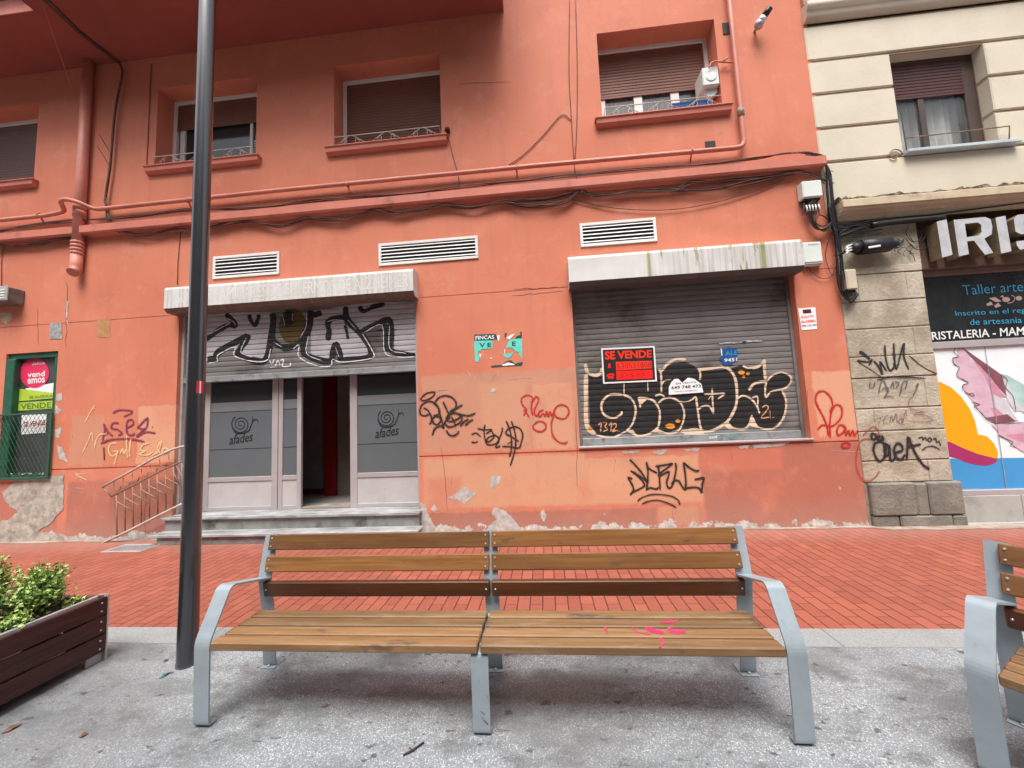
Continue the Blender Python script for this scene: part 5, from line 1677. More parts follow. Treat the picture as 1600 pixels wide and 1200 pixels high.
# upper mouldings
mb = MB()
mb.strip([(D, 7.20), (5.50, 7.21), (5.46, 7.25), (5.46, 7.33), (5.42, 7.36), (5.42, 7.44), (D, 7.46)], CX0, CX1)
mb.face([(CX0, D, 7.20), (CX0, 5.50, 7.21), (CX0, 5.46, 7.25), (CX0, 5.46, 7.33), (CX0, 5.42, 7.36), (CX0, 5.42, 7.44), (CX0, D, 7.46)])
obj('moulding', mb, MAT['cream'], cb)
mb = MB(); mb.box(CX0, CX1, D - .06, D + .01, 7.46, 7.75, .01)
obj('tile_course', mb, MAT['old_brick'], cb)
# cornice above the shop
mb = MB()
mb.box(CX0 + .10, CX1, 5.37, D + .01, 4.265, 4.375, .008)
CP = [(5.385, 4.264), (5.40, 4.235), (5.44, 4.225), (5.455, 4.19), (5.49, 4.18), (5.505, 4.135), (D + .011, 4.13)]
mb.strip(CP, CX0 + .10, CX1)
for f in range(len(mb.sm)): mb.sm[f] = False
mb.face([(CX0 + .10, y, z) for y, z in CP + [(D + .011, 4.264)]])
obj('cornice', mb, M('weathered_cream', (.56, .45, .31), .75, var=.1, scale=3, bmp=.25, dirt=(.36, .27, .17), dscale=2.2, dlo=.5, dhi=.7), cb)
mb = MB()
pts = [(CX0 + .10, 4.3755)]
x = CX0 + .10
up_ = []
while x < CX1:
    up_.append((x, 4.44 + random.uniform(-.03, .018))); x += random.uniform(.02, .09)
pts = [(CX0 + .10, 4.3755)] + up_ + [(CX1, 4.44), (CX1, 4.3755)]
mb.prism(pts, 5.43, D - .013)
obj('mossy_ledge', mb, M('mossy_ledge', (.20, .155, .10), .9, var=.6, scale=14, bmp=1.0, bscale=30, dirt=(.07, .06, .045), dscale=9, dlo=.45, dhi=.6), cb)
# window
x0, x1, z0, z1 = CW
y = D + .16
mb = MB(); t_ = .05
mb.box(x0, x1, y, y + .05, z1 - .04, z1 + .03, .004); mb.box(x0 - .001, x0 + t_, y, y + .05, z0, z1 - .04, .004); mb.box(x1 - .16, x1, y, y + .05, z0, z1 - .04, .004); mb.box(x0 + t_, x1 - .16, y, y + .05, z0, z0 + .05, .004); mb.box(5.62, 5.70, y, y + .05, z0 + .05, z1 - .04, .004)
cwn = obj('window', mb, M('dark_brown_frame', (.075, .055, .045), .45), cb)
obj('roller_blind', blind_mesh(x0 + .02, x1 - .16, 5.99, z1 - .04, y - .005, .048), M('wine_brown_blind', (.085, .032, .030), .4), cwn)
mb = MB(); mb.face([(x0, y + .03, z0), (x1, y + .03, z0), (x1, y + .03, z1), (x0, y + .03, z1)])
m, nt, bs = newmat('clear_pane'); bs.inputs['Transmission Weight'].default_value = .92; bs.inputs['Roughness'].default_value = .02; bs.inputs['IOR'].default_value = 1.15; bs.inputs['Base Color'].default_value = rgb((.8, .85, .85))
obj('pane', mb, m, cwn)
mb = MB()
n = 60
pr = [(x0 + .05 + (x1 - x0 - .1) * k / n, y + .16 + .03 * math.sin(k * 1.05) + .015 * math.sin(k * .37)) for k in range(n + 1)]
for k in range(n):
    if 17 < k < 21: continue
    mb.face([(pr[k][0], pr[k][1], z0), (pr[k + 1][0], pr[k + 1][1], z0), (pr[k + 1][0], pr[k + 1][1], z1), (pr[k][0], pr[k][1], z1)], 0, True)
obj('curtain', mb, MAT['curtain'], cwn)
mb = MB(); mb.box(x0 - .01, x1 + .17, D - .10, D + .16, z0 - .05, z0 - .005, .006)
obj('sill', mb, M('pale_blue_sill', (.46, .53, .56), .45), cwn)
mb = MB(); mb.tube([(x1 + .10, D - .02, z0 + .04), (x1 + .06, D - .08, z0 + .19), (x0 - .02, D - .08, z0 + .16)], .008, 6)
mb.tube(scroll((x0 - .13, D - .03, z0 - .04), .10, 0, 1.0, 20), .008, 6)
obj('window_rail', mb, MAT['rust_iron'], cwn)

# stone pillar: coursed blocks
mb = MB()
mb.box(XE + .004, 5.20, D + .002, D + .3, -.02, 3.45)
pil = obj('stone_pillar', mb, MAT['stone_joint'], cb)
mb = MB(); wall_grid(mb, XE + .003, 5.21, 3.4, 4.14, D + .004, [])
obj('pillar_head', mb, MAT['stone'], pil)
rows = [(.56, .83, (4.19, 4.93, 5.205)), (.84, 1.22, (4.19, 5.205)), (1.23, 1.52, (4.18, 4.36, 5.205)), (1.53, 1.93, (4.18, 5.03, 5.2)), (1.94, 2.22, (4.17, 5.2)), (2.23, 2.60, (4.17, 4.98, 5.2)), (2.61, 2.98, (4.16, 5.2)), (2.99, 3.36, (4.16, 4.36, 4.98, 5.2)), (3.37, 3.47, (4.15, 5.2))]
mb = MB()
for za, zb, xs_ in rows:
    xs_ = [XE + .005] + list(xs_[1:])
    for a, b in zip(xs_[:-1], xs_[1:]):
        mb.box(a + .001, b - .001, D - .010 + random.uniform(-.006, .004), D + .05, za + .0005 + random.random() * .004, zb - .0005 - random.random() * .004, .007)
obj('ashlar_block', mb, MAT['stone'], pil)
mb = MB()
for a, b, za, zb in ((4.165, 4.70, .14, .555), (4.705, 4.85, .14, .54), (4.855, 5.26, .14, .555), (4.165, 4.48, -.02, .135), (4.485, 5.10, -.02, .135), (5.105, 5.27, -.02, .13)):
    mb.box(a, b, D - .055 + random.uniform(-.012, .012), D + .05, za, zb, .018)
obj('plinth_block', mb, MAT['stone_dark'], pil)
# graffiti on the stone
GYS = D - .0165
e1 = [[(690, 575), (670, 605), (688, 640), (718, 622), (700, 580)], [(750, 598), (732, 640), (780, 642), (765, 600)], [(705, 660), (690, 740), (720, 820), (760, 842), (798, 790), (800, 700), (760, 660), (712, 672)], [(782, 800), (832, 780), (825, 700), (790, 690), (800, 780)], [(840, 690), (850, 830), (885, 820), (900, 760)], [(890, 765), (958, 742), (950, 690), (905, 682), (882, 745), (905, 812), (955, 825), (985, 780)],
      [(1000, 832), (1008, 720), (1015, 620), (1050, 700), (1100, 800), (1160, 880), (1215, 920)], [(1010, 712), (1070, 697), (1135, 685)]]
strokes('graffiti_tag', [(p, 3.4) for p in e1], GYS, MAT['spray_black'], pil, cC)
e2 = [[(1110, 628), (1148, 620), (1150, 645), (1175, 620), (1186, 650)], [(1195, 640), (1215, 660), (1235, 640), (1215, 625), (1195, 640)], [(1245, 640), (1275, 630), (1280, 665), (1305, 660), (1320, 700)], [(1145, 745), (1190, 710), (1250, 705), (1315, 735)]]
strokes('graffiti_tag', [(p, 1.6) for p in e2], GYS, MAT['spray_black'], pil, cC)
e3 = [[(715, 440), (780, 425)], [(760, 438), (735, 500)], [(830, 410), (800, 430), (782, 490), (830, 482)], [(790, 455), (825, 450)], [(840, 490), (860, 410), (872, 470), (900, 395), (912, 480)], [(940, 440), (920, 480), (950, 485), (960, 445), (940, 440)], [(960, 500), (990, 375), (1000, 420)], [(1060, 236), (1022, 280), (1030, 340), (1100, 370), (1170, 378), (1060, 405), (1170, 410), (1240, 450), (1200, 472), (1060, 466)]]
strokes('graffiti_tag', [(p, 1.0) for p in e3], GYS, MAT['spray_mauve'], pil, cC)
cF = crop(1200, 300, 4)
e4 = [[(572, 996), (600, 1012), (636, 1046)], [(555, 1055), (620, 1062), (650, 1050), (630, 1085)], [(660, 1055), (690, 1090), (715, 1140), (700, 1060), (742, 1120)], [(730, 955), (738, 1050), (762, 1115), (790, 1080), (786, 945)], [(786, 1000), (802, 1108), (832, 1000), (852, 945), (850, 1030), (880, 1110)]]
strokes('graffiti_tag', [(p, 4.0 if k < 1 else 2.6) for k, p in enumerate(e4)] + [([(680, 1175), (760, 1160), (880, 1158), (985, 1165)], 1.8), ([(880, 1020), (965, 1090), (1060, 1140)], 1.2), ([(560, 1060), (640, 1110), (720, 1165)], 1.0)], GYS - .001, MAT['spray_black'], pil, cF)
e5 = [[(662, 100), (652, 150), (690, 145), (702, 100)], [(738, 210), (760, 110), (790, 95), (820, 190), (790, 245)], [(760, 180), (820, 150), (830, 200)], [(850, 160), (872, 100), (885, 165)], [(890, 100), (930, 110), (900, 160)], [(935, 230), (965, 110), (1005, 95), (985, 170)], [(1060, 230), (1110, 120), (1085, 150)], [(780, 250), (830, 235), (880, 245)]]
strokes('graffiti_tag', [(p, 2.0) for p in e5], GYS - .0005, MAT['spray_grey'], pil, cC)

# shop window
SY = 5.72
mb = MB(); mb.box(5.20, CX1, SY - .10, SY + .2, 3.40, 3.97, .01)
shp = obj('shop_fascia', mb, MAT['shop_brown'], cb)
mb = MB(); mb.box(5.20, CX1, SY - .03, SY + .2, 3.32, 3.40, .006)
obj('lintel', mb, M('brown_lintel', (.20, .135, .105), .6), shp)
mb = MB(); mb.face([(5.2, SY, 2.33), (CX1, SY, 2.33), (CX1, SY, 3.34), (5.2, SY, 3.34)])
sg2 = obj('shop_glass', mb, MAT['glass_dark'], cb)
Yt = SY - .004
mb = MB()
text_quad(mb, 'Taller artesano', ((1506, 461), (1641, 452), (1640, 437), (1503, 446)), Yt, -.012)
text_quad(mb, 'Inscrito en el registro', ((1494, 496), (1633, 489), (1633, 479), (1492, 486)), Yt, -.006)
text_quad(mb, 'de artesania', ((1516, 508), (1597, 504.5), (1596, 495), (1515, 498.5)), Yt, -.002)
for f in range(len(mb.mi)): pass
obj('lettering', mb, MAT['cyan'], sg2)
mb = MB()
text_quad(mb, 'CRISTALERIA - MAMPARAS', ((1444, 532), (1655, 520.5), (1655, 507), (1442, 519.5)), Yt, .012)
obj('lettering', mb, MAT['white'], sg2)
mb = MB()
for p in ([(1545, 466), (1555, 464), (1565, 471), (1556, 472)], [(1541, 475), (1548, 471), (1552, 476), (1543, 478)], [(1553, 478), (1560, 473), (1564, 478), (1556, 481)], ellipse(1572, 468, 6, 4), [(1562, 464), (1567, 461), (1569, 465)], ellipse(1592, 466, 5, 3.5)): poly_px(mb, p, Yt)
lay = 0
for q in stroke_polys([(1580, 461), (1586, 465), (1582, 472), (1574, 474)], 1): mb.face([W(p.x, p.y, Yt - .001) for p in q])
obj('flower_emblem', mb, M('dusty_pink_print', (.42, .30, .26), .5), sg2)
mb = MB(); mb.box(5.2, CX1, SY - .03, SY + .03, 2.30, 2.395, .005); mb.box(5.2, CX1, SY - .05, SY + .05, .33, .40, .006)
obj('glazing_bar', mb, MAT['alu'], cb)
mb = MB()
x = 5.2
while x < 12:
    mb.box(x + .003, x + .897, SY - .06, SY + .2, -.02, .33, .006); x += .9
obj('stall_riser', mb, MAT['concrete'], cb)
# printed panel in the lower window
pp = thing('shop_poster', 'large printed panel with orange, purple and blue shapes in the lower shop window', 'poster', (8, SY, .40))
mb = MB(); mb.face([(5.2, SY - .002, .40), (11, SY - .002, .40), (11, SY - .002, 2.30), (5.2, SY - .002, 2.30)])
obj('sheet', mb, MAT['poster_white'], pp)
cQ = crop(1430, 520, 4.447)
Yp = SY - .005
mb = MB()
poly_px(mb, cQ([(120, 875), (756, 868), (2600, 840), (2600, 1000), (756, 1107), (120, 1120)]), Yp + .0008)
obj('blue_band', mb, MAT['poster_blue'], pp)
mb = MB()
pts = [(150, 340), (175, 342), (250, 380), (320, 445), (380, 530), (415, 610), (435, 705), (500, 720), (550, 770), (575, 830), (575, 875), (560, 875), (430, 840), (330, 800), (240, 757), (150, 757)]
poly_px(mb, cQ(pts), Yp)
obj('orange_shape', mb, MAT['poster_orange'], pp)
mb = MB()
pts = [(150, 757), (240, 757), (330, 800), (430, 840), (560, 873), (577, 875), (555, 905), (500, 925), (430, 920), (350, 900), (280, 870), (150, 840)]
poly_px(mb, cQ(pts), Yp - .0005)
obj('purple_shape', mb, MAT['poster_purple'], pp)
mb = MB()
ART = [(0, [(290, 100), (320, 95), (400, 190), (480, 280), (545, 420), (600, 560), (520, 600), (440, 540), (400, 480), (340, 400), (330, 365), (370, 350), (300, 310), (290, 280), (310, 240), (270, 220), (262, 175), (300, 165)]),
       (1, [(400, 190), (450, 230), (540, 330), (590, 400), (640, 450), (545, 440), (480, 300)]), (2, [(320, 95), (600, 290), (640, 440), (590, 390), (520, 300), (420, 200)]),
       (3, [(600, 285), (640, 295), (756, 360), (830, 420), (830, 560), (756, 560), (700, 520), (640, 440)]), (4, [(545, 430), (640, 470), (660, 530), (720, 615), (640, 590), (560, 520)]), (4, [(610, 290), (640, 330), (680, 450), (756, 540), (690, 545), (640, 470)]),
       (0, [(400, 480), (520, 500), (600, 570), (500, 600)]), (1, [(520, 520), (560, 520), (640, 590), (560, 600)]), (2, [(490, 590), (640, 565), (700, 615), (560, 630)]), (0, [(530, 640), (756, 625), (860, 700), (860, 850), (756, 830), (690, 790), (640, 740), (580, 710), (580, 690)]), (1, [(620, 710), (756, 700), (860, 780), (756, 770)])]
for k, (i, p) in enumerate(ART):
    b4 = len(mb.v)
    poly_px(mb, cQ(p), Yp - .0004 * (k + 1), i)
obj('pink_folded_shape', mb, [MAT['poster_pink'], MAT['poster_pink2'], MAT['poster_brown'], MAT['poster_teal'], MAT['poster_grey']], pp, weld=False)
strokes('ink_outline', [(p, .9) for p in ([(285, 100), (270, 130), (300, 165), (262, 175), (270, 215), (310, 240)], [(310, 240), (290, 280), (300, 310), (370, 345), (330, 365), (335, 400)], [(335, 400), (380, 430), (410, 440), (400, 420), (375, 425)], [(400, 480), (450, 500), (410, 510), (440, 540)], [(440, 540), (520, 620), (620, 630), (756, 622)], [(580, 710), (640, 740), (680, 760), (660, 785), (700, 800)], [(600, 290), (640, 330), (630, 380), (680, 440), (700, 540)])], Yp - .006, MAT['ink'], pp, cQ)
mb = MB()
for p in ([(480, 85), (484, 85), (560, 560), (640, 1095), (634, 1095), (555, 560)], [(300, 1086), (445, 1082), (445, 1089), (300, 1094)]): poly_px(mb, cQ(p), Yp - .0065)
obj('seam', mb, M('grey_seam', (.30, .33, .36), .5), pp)

# channel letters over the shop
LY, LD = 5.42, .16
def LET(px): return [W(a, b, LY) for a, b in px]
cI = crop(1430, 300, 5)
letters = [[[(168, 232), (245, 213), (292, 490), (212, 512)]],
           [[(300, 218), (545, 195), (590, 212), (603, 270), (598, 330), (540, 365), (610, 475), (545, 490), (460, 380), (405, 385), (420, 485), (342, 502)], [(388, 248), (402, 352), (500, 340), (520, 310), (515, 255), (490, 238)]],
           [[(628, 200), (705, 185), (752, 462), (672, 480)]],
           [[(770, 210), (800, 178), (960, 160), (975, 215), (850, 228), (848, 262), (960, 250), (1000, 290), (1010, 370), (975, 425), (820, 450), (795, 420), (790, 385), (935, 368), (940, 320), (830, 330), (785, 310)]]]
sgn = thing('shop_sign', 'white raised letters reading IRIS under the cream cornice', 'sign', (6.0, 5.58, 3.45))
from mathutils.geometry import tessellate_polygon as tess
for lp in letters:
    loops = [[Vector((v.x, LY, v.z)) for v in LET(cI(l))] for l in lp]
    flat = [v for l in loops for v in l]
    mb = MB()
    for t3_ in tess(loops): mb.face([flat[i] for i in t3_], 0)
    for l in loops:
        for i in range(len(l)):
            p, q = l[i], l[(i + 1) % len(l)]
            mb.face([p, q, q + Vector((0, LD, 0)), p + Vector((0, LD, 0))], 1)
    obj('letter', mb, [MAT['letter_face'], MAT['letter_side']], sgn)

# ------------------------------------------------------------------ lamp post
lp = thing('lamp_post', 'tall black steel lamp post standing beside the long bench', 'lamp post', (-2.57, 2.62, 0))
mb = MB()
mb.lathe((-2.57, 2.62, 0), [(.066, 0), (.066, .02), (.0625, .03), (.060, .5), (.0572, 1.5), (.0560, 3.0), (.0555, 5.0), (.055, 8.0), (.02, 8.05)], 40)
obj('pole', mb, MAT['post'], lp)
mb = MB()
c0 = Vector((-2.57, 2.62, 1.93))
for k in range(5):
    a0, a1 = R(-42 + k * 9), R(-33 + k * 9)
    r = .0578
    f = lambda a, z: c0 + Vector((r * math.cos(a), r * math.sin(a), z))
    mb.face([f(a0, -.045), f(a1, -.045), f(a1, .045), f(a0, .045)], 0 if k != 2 else 1)
solo('sticker', mb, [M('red_sticker', (.62, .02, .05), .5), MAT['white']], 'small red and white sticker on the black lamp post', 'sticker')

# ------------------------------------------------------------------ benches
def bolt_mesh(r=.0062):
    mb = MB(); mb.lathe((0, 0, 0), [(r, 0), (r, -.002), (r * .7, -.0045), (.0005, -.005)], 12, 'y')
    me = bpy.data.meshes.new('bolt')
    me.from_pydata([v for v in mb.v], [], mb.f); me.materials.append(MAT['bolt'])
    return me


BOLT = bolt_mesh()


def slat(name, x0, x1, c, h, th, tilt, mat, parent, bolts=()):
    """board of height h and thickness th centred at c=(y,z); tilt>0 leans its top back"""
    mb = MB()
    mb.box(x0, x1, -th / 2, th / 2, -h / 2, h / 2, .005)
    ca, sa = math.cos(tilt), math.sin(tilt)
    mb.v = [Vector((v.x, c[0] + v.y * ca + v.z * sa, c[1] - v.y * sa + v.z * ca)) for v in mb.v]
    o = obj(name, mb, mat, parent)
    for bx, bz in bolts:
        b = bpy.data.objects.new('bolt', BOLT); COL.objects.link(b); b.parent = o
        v = Vector((bx, -th / 2 - .0005, bz))
        b.location = (v.x, c[0] + v.y * ca + v.z * sa, c[1] - v.y * sa + v.z * ca)
        b.rotation_euler = (-tilt, 0, 0)
    return o


def arc(p, q, r_, n=4):
    """rounds the corner points of a profile"""
    out = [p[0]]
    for i in range(1, len(p) - 1):
        a, b, c = Vector(p[i - 1]), Vector(p[i]), Vector(p[i + 1])
        d1 = (a - b).normalized(); d2 = (c - b).normalized()
        r = min(r_, (a - b).length * .45, (c - b).length * .45)
        s0, s1 = b + d1 * r, b + d2 * r
        for k in range(n + 1):
            t = k / n
            out.append(tuple((1 - t) ** 2 * s0 + 2 * t * (1 - t) * b + t * t * s1))
    out.append(p[-1])
    return out


bench = thing('bench', 'long grey framed bench with six wooden back slats in front of the shops', 'bench', (0, 0, 0), 'slatted street benches')
SP_ = 1.545
for k in range(3):
    xc = k * SP_
    hw = .045
    if k != 1:
        pr = arc([(.06, .008), (.006, .008), (0, .445), (.135, .676), (.165, .690), (.475, .605)], None, .035)
        mb = MB(); mb.strip(pr, xc - hw, xc + hw, -.010)
        for f in range(len(mb.sm)): mb.sm[f] = False
        obj('armrest', mb, MAT['silver'], bench)
    else:
        pr = arc([(.06, .008), (.012, .008), (.006, .402), (.42, .402)], None, .03)
        mb = MB(); mb.strip(pr, xc - hw, xc + hw, -.010)
        for f in range(len(mb.sm)): mb.sm[f] = False
        obj('front_leg', mb, MAT['silver'], bench)
    pr = arc([(.600, .009), (.535, .009), (.505, .42), (.475, .595), (.545, .870)], None, .03)
    mb = MB(); mb.strip(pr, xc - hw, xc + hw, .010)
    for f in range(len(mb.sm)): mb.sm[f] = False
    if k == 1: pass
    mb.box(xc - hw - .006, xc + hw + .006, .505, .620, 0, .0085, .003)
    bp = obj('back_post', mb, MAT['silver'], bench)
    mb = MB(); mb.lathe((xc, .522, .009), [(.010, 0), (.010, .008), (.004, .010)], 8)
    obj('anchor_bolt', mb, MAT['galv'], bp)
    mb = MB(); xb0, xb1 = (xc + .055, xc + .10) if k == 0 else ((xc - .10, xc - .055) if k == 2 else (xc - .035, xc + .035))
    mb.box(xb0, xb1, .05, .40, .392, .4005, .003)
    obj('seat_bracket', mb, MAT['silver'], bench)
gap = .008
for k in range(2):
    xa = k * SP_ + .0 + gap; xb = (k + 1) * SP_ - gap
    if k == 0: xa0 = xa + .0
    # seat slats
    sa, sb = (xa if k else .05), (xb if k == 0 else 2 * SP_ - .05)
    for j in range(4):
        y0 = -.004 + j * .096
        mb = MB(); mb.box(sa, sb, y0, y0 + .079, .404, .448 + (0 if j else 0), .006)
        obj('seat_slat', mb, MAT['wood_seat'], bench)
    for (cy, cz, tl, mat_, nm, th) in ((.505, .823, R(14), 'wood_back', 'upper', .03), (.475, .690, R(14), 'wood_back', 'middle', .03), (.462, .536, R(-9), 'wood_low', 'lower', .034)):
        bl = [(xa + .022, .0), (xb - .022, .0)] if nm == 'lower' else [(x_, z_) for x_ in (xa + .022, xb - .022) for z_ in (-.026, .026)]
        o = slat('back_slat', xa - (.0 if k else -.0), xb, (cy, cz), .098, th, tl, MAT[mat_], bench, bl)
        if nm == 'lower': tag(o, 'bottom back slat darkened for its shade')
bench_b = copy_tree(bench)
bench.location = (-1.95, 2.072, 0); bench.rotation_euler = (0, 0, R(-.35))
bench_b.location = (1.80, 1.92, 0); bench_b.rotation_euler = (0, 0, R(-56))
bench_b['label'] = 'second slatted bench cut off by the right edge of the photo'
# pink spray on the right half of the long bench seat
mb = MB()
cR = crop(800, 840, 3.333)
lay = 0
for pts, wd in (([(615, 460), (650, 485), (720, 500)], 2), ([(470, 458), (490, 475), (492, 492)], 3), ([(765, 432), (810, 434), (860, 424)], 3), ([(815, 418), (830, 430)], 2.5), ([(690, 462), (740, 480), (790, 490)], 6), ([(705, 474), (760, 488)], 7), ([(805, 468), (850, 480), (900, 486)], 5), ([(815, 482), (870, 492)], 5), ([(770, 515), (782, 540), (755, 565), (680, 570)], 3)):
    for q in stroke_polys(cR(pts), wd):
        lay += 1e-5
        P = [G(p.x, p.y, .4495 + lay) - Vector((-1.95, 2.068, 0)) for p in q]
        # only where there is wood (not over the gaps)
        my = sum(p.y for p in P) / 4
        if ((my + .004) % .096) < .077: mb.face(P)
pk = obj('paint_mark', mb, MAT['spray_pink'], None, weld=False); pk.parent = bench

sc_ = strokes('scuff', [([(752, 1110), (758, 1116)], 1.8), ([(757, 1124), (763, 1131)], 2.2), ([(754, 1119), (756, 1127)], 1.2), ([(760, 1085), (762, 1090)], 1.0), ([(748, 1060), (750, 1066)], .8)], 2.0765, M('scraped_paint', (.05, .045, .045), .7), None)
sc_.location = (1.95, -2.068, 0); sc_.parent = bench

# ------------------------------------------------------------------ planter with shrubs
PX0, PX1, PY0, PY1 = -4.35, -3.245, .85, 2.665
pl = thing('planter', 'dark red slatted planter box with steel corners at the left edge', 'planter', ((PX0 + PX1) / 2, (PY0 + PY1) / 2, 0))
zz = [.065, .190, .194, .319, .323, .448]
for k in range(3):
    za, zb = zz[2 * k], zz[2 * k + 1] - .006
    for (a, b, c, d) in ((PX1 - .022, PX1, PY0 + .01, PY1 - .012), (PX0, PX0 + .022, PY0 + .01, PY1 - .012)):
        mb = MB(); mb.box(a, b, c, d, za, zb, .004); o = obj('plank', mb, MAT['planter_wood'], pl)
        if a > -3.5:
            for sy in (2.618,):
                for dz in (.028, .085):
                    m2 = MB(); m2.lathe((PX1 + .0005, sy, za + dz), [(.0065, 0), (.0065, .002), (.003, .0035)], 10, 'x'); obj('screw', m2, MAT['bolt'], o)
    for (a, b) in ((PY1 - .022, PY1), (PY0, PY0 + .022)):
        mb = MB(); mb.box(PX0 + .024, PX1 - .024, a - .012 if a > 2 else a, b - .012 if a > 2 else b, za, zb, .004); obj('plank', mb, MAT['planter_wood'], pl)
for (x_, y_) in ((PX1, PY1), (PX0, PY1), (PX1, PY0), (PX0, PY0)):
    sx, sy = (-1 if x_ > -3.8 else 1), (-1 if y_ > 1.5 else 1)
    mb = MB()
    a, b = sorted((x_ - sx * .0, x_ + sx * .085)); c, d = sorted((y_, y_ + sy * .009))
    mb.box(a, b, c, d, 0, .452)
    a, b = sorted((x_ + sx * .024, x_ + sx * .032)); c, d = sorted((y_ + sy * .0095, y_ + sy * .11))
    mb.box(a, b, c, d, 0, .44)
    obj('corner_post', mb, MAT['galv'], pl)
mb = MB()
mb.box(PX1 - .045, PX1 - .024, PY0 + .04, PY1 - .05, .40, .462, .003)
obj('liner', mb, MAT['galv'], pl)
mb = MB(); mb.box(PX0 + .024, PX0 + .045, PY0 + .04, PY1 - .05, .40, .462, .003)
obj('liner', mb, MAT['galv'], pl)
mb = MB(); mb.box(PX0 + .046, PX1 - .046, PY1 - .075, PY1 - .05, .36, .46, .003); mb.box(PX0 + .02, PX1, PY1 - .05, PY1 - .034, .449, .458, .002)
obj('back_liner', mb, MAT['galv_dark'], pl)
mb = MB()
nx, ny = 16, 26
def sz(x_, y_): return .385 + .02 * math.sin(x_ * 17) * math.cos(y_ * 11) + .012 * math.sin(x_ * 41 + y_ * 37)
for i in range(nx):
    for j in range(ny):
        xs_ = [PX0 + .047 + (PX1 - PX0 - .094) * (i + d) / nx for d in (0, 1)]; ys_ = [PY0 + .045 + (PY1 - PY0 - .12) * (j + d) / ny for d in (0, 1)]
        mb.face([(xs_[0], ys_[0], sz(xs_[0], ys_[0])), (xs_[1], ys_[0], sz(xs_[1], ys_[0])), (xs_[1], ys_[1], sz(xs_[1], ys_[1])), (xs_[0], ys_[1], sz(xs_[0], ys_[1]))], 0, True)
obj('soil', mb, MAT['soil'], pl)


def shrub(cx, cy, rad, h, n, seed, label):
    rnd = random.Random(seed)
    t = thing('shrub', label, 'shrub', (cx, cy, .38), 'variegated shrubs in the planter')
    tw, fo = MB(), MB()
    for s_ in range(int(n / 26)):
        a = rnd.uniform(0, 2 * math.pi); rr = rad * math.sqrt(rnd.random()) * rnd.uniform(.6, 1.05)
        hh = h * (1 - .45 * (rr / rad) ** 2) * rnd.uniform(.6, 1.08)
        b = Vector((cx + .35 * rr * math.cos(a), cy + .35 * rr * math.sin(a), .37))
        e = Vector((cx + rr * math.cos(a), cy + rr * math.sin(a), .38 + hh))
        m_ = b.lerp(e, .5) + Vector((rnd.uniform(-.03, .03), rnd.uniform(-.03, .03), .03))
        q = smooth([b, m_, e], 5)
        tw.tube(q, .0045, 4, False, .0018)
        for k in range(26):
            u = .25 + .75 * rnd.random() ** .6
            i = min(len(q) - 1, int(u * (len(q) - 1)))
            p = q[i] + Vector((rnd.gauss(0, .022), rnd.gauss(0, .022), rnd.gauss(0, .018)))
            d = Vector((rnd.gauss(0, 1), rnd.gauss(0, 1), rnd.uniform(-.2, 1.1))).normalized()
            s1 = d.cross(Vector((rnd.gauss(0, 1), rnd.gauss(0, 1), rnd.gauss(0, 1)))).normalized()
            nn = d.cross(s1)
            L = rnd.uniform(.020, .038); wd = L * rnd.uniform(.24, .34)
            mi = rnd.choices((0, 1, 2), (3 + 4 * u, 5, 4 - 2.5 * u))[0]
            c1_ = p + d * L * .55
            fo.face([p, c1_ + s1 * wd - nn * .003, p + d * L], mi)
            fo.face([p, p + d * L, c1_ - s1 * wd - nn * .003], mi)
    obj('foliage', fo, [MAT['leaf_a'], MAT['leaf_b'], MAT['leaf_c']], t, weld=False)
    obj('stem', tw, MAT['twig'], t)


shrub(-3.50, 2.44, .17, .37, 1900, 3, 'pale variegated shrub nearest the far corner of the planter')
shrub(-3.58, 2.12, .20, .44, 2200, 4, 'bushy variegated shrub at the left edge of the photo')
shrub(-3.37, 2.22, .08, .15, 420, 5, 'low dark green shrub close to the front rim of the planter')
shrub(-3.36, 2.52, .05, .10, 150, 6, 'tiny green sprig beside the pale shrub in the planter')
shrub(-3.80, 2.36, .22, .44, 1900, 8, 'variegated shrub behind the others in the planter')

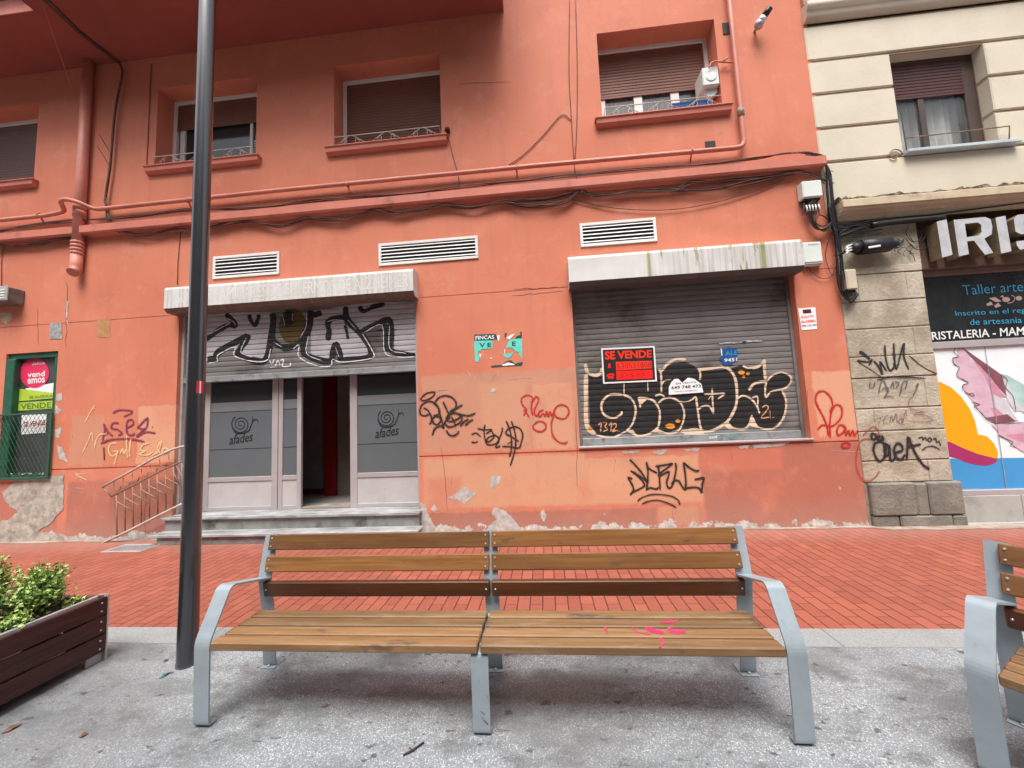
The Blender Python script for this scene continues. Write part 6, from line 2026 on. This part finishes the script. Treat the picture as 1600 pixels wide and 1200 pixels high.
# ------------------------------------------------------------------ small litter on the ground
def leaf(name, p0, p1, wd, mat, label, cat):
    a, b = G(*p0), G(*p1)
    d = (b - a); s_ = Vector((-d.y, d.x, 0)).normalized() * wd
    mb = MB()
    m_ = a.lerp(b, .5)
    up = Vector((0, 0, .012))
    A, B = a + Vector((0, 0, .004)), b + Vector((0, 0, .006))
    for s2 in (s_, -s_):
        mb.face([A, a.lerp(b, .3) + s2 * .9 + up * .5, m_ + s2 + up, m_ + Vector((0, 0, .005))]); mb.face([m_ + Vector((0, 0, .005)), m_ + s2 + up, a.lerp(b, .75) + s2 * .7 + up * .6, B])
    return solo(name, mb, mat, label, cat)


leaf('plastic_scrap', (247, 1062), (269, 1050), .012, MAT['teal_glass'], 'small teal scrap on the grey ground by the lamp post', 'litter')
leaf('dry_leaf', (0, 1148), (36, 1131), .02, MAT['dry_leaf'], 'long brown dry leaf on the ground at the lower left', 'leaf')
leaf('dry_leaf', (122, 1153), (138, 1147), .018, MAT['dry_leaf'], 'small curled brown leaf on the ground below the planter', 'leaf')
leaf('dry_leaf', (255, 1036), (263, 1030), .010, MAT['dry_leaf'], 'tiny dark leaf on the ground left of the lamp post base', 'leaf')
mb = MB(); mb.tube([G(630, 1180, .006), G(645, 1172, .009), G(662, 1160, .006)], .005, 5); mb.tube([G(645, 1172, .009), G(640, 1168, .006)], .003, 4)
solo('twig', mb, M('dark_twig', (.05, .035, .03), .8), 'short dark twig on the ground in front of the bench', 'twig')

# ------------------------------------------------------------------ the other side of the street (seen only as reflections, it shades the street)
ob = thing('opposite_building', 'pale rendered apartment building across the street behind the viewer', 'building', (0, -8, 0))
mb = MB()
oh = [(x_, x_ + 1.3, z_, z_ + 1.5, .2) for x_ in range(-27, 27, 4) for z_ in (1.0, 4.3, 7.6, 10.9)]
wall_grid(mb, -30, 30, -.02, 15, 0, oh)
mb.v = [Vector((v.x, -8 - v.y, v.z)) for v in mb.v]
mb.face([(-30, -8, 15), (30, -8, 15), (30, -14, 15), (-30, -14, 15)])
obj('wall', mb, M('pale_render', (.26, .235, .20), .8), ob)
mb = MB()
for h in oh[::1]:
    mb2 = MB(); mb2.face([(h[0], -8.199, h[2]), (h[1], -8.199, h[2]), (h[1], -8.199, h[3]), (h[0], -8.199, h[3])])
    obj('window', mb2, MAT['glass_dark'], ob)
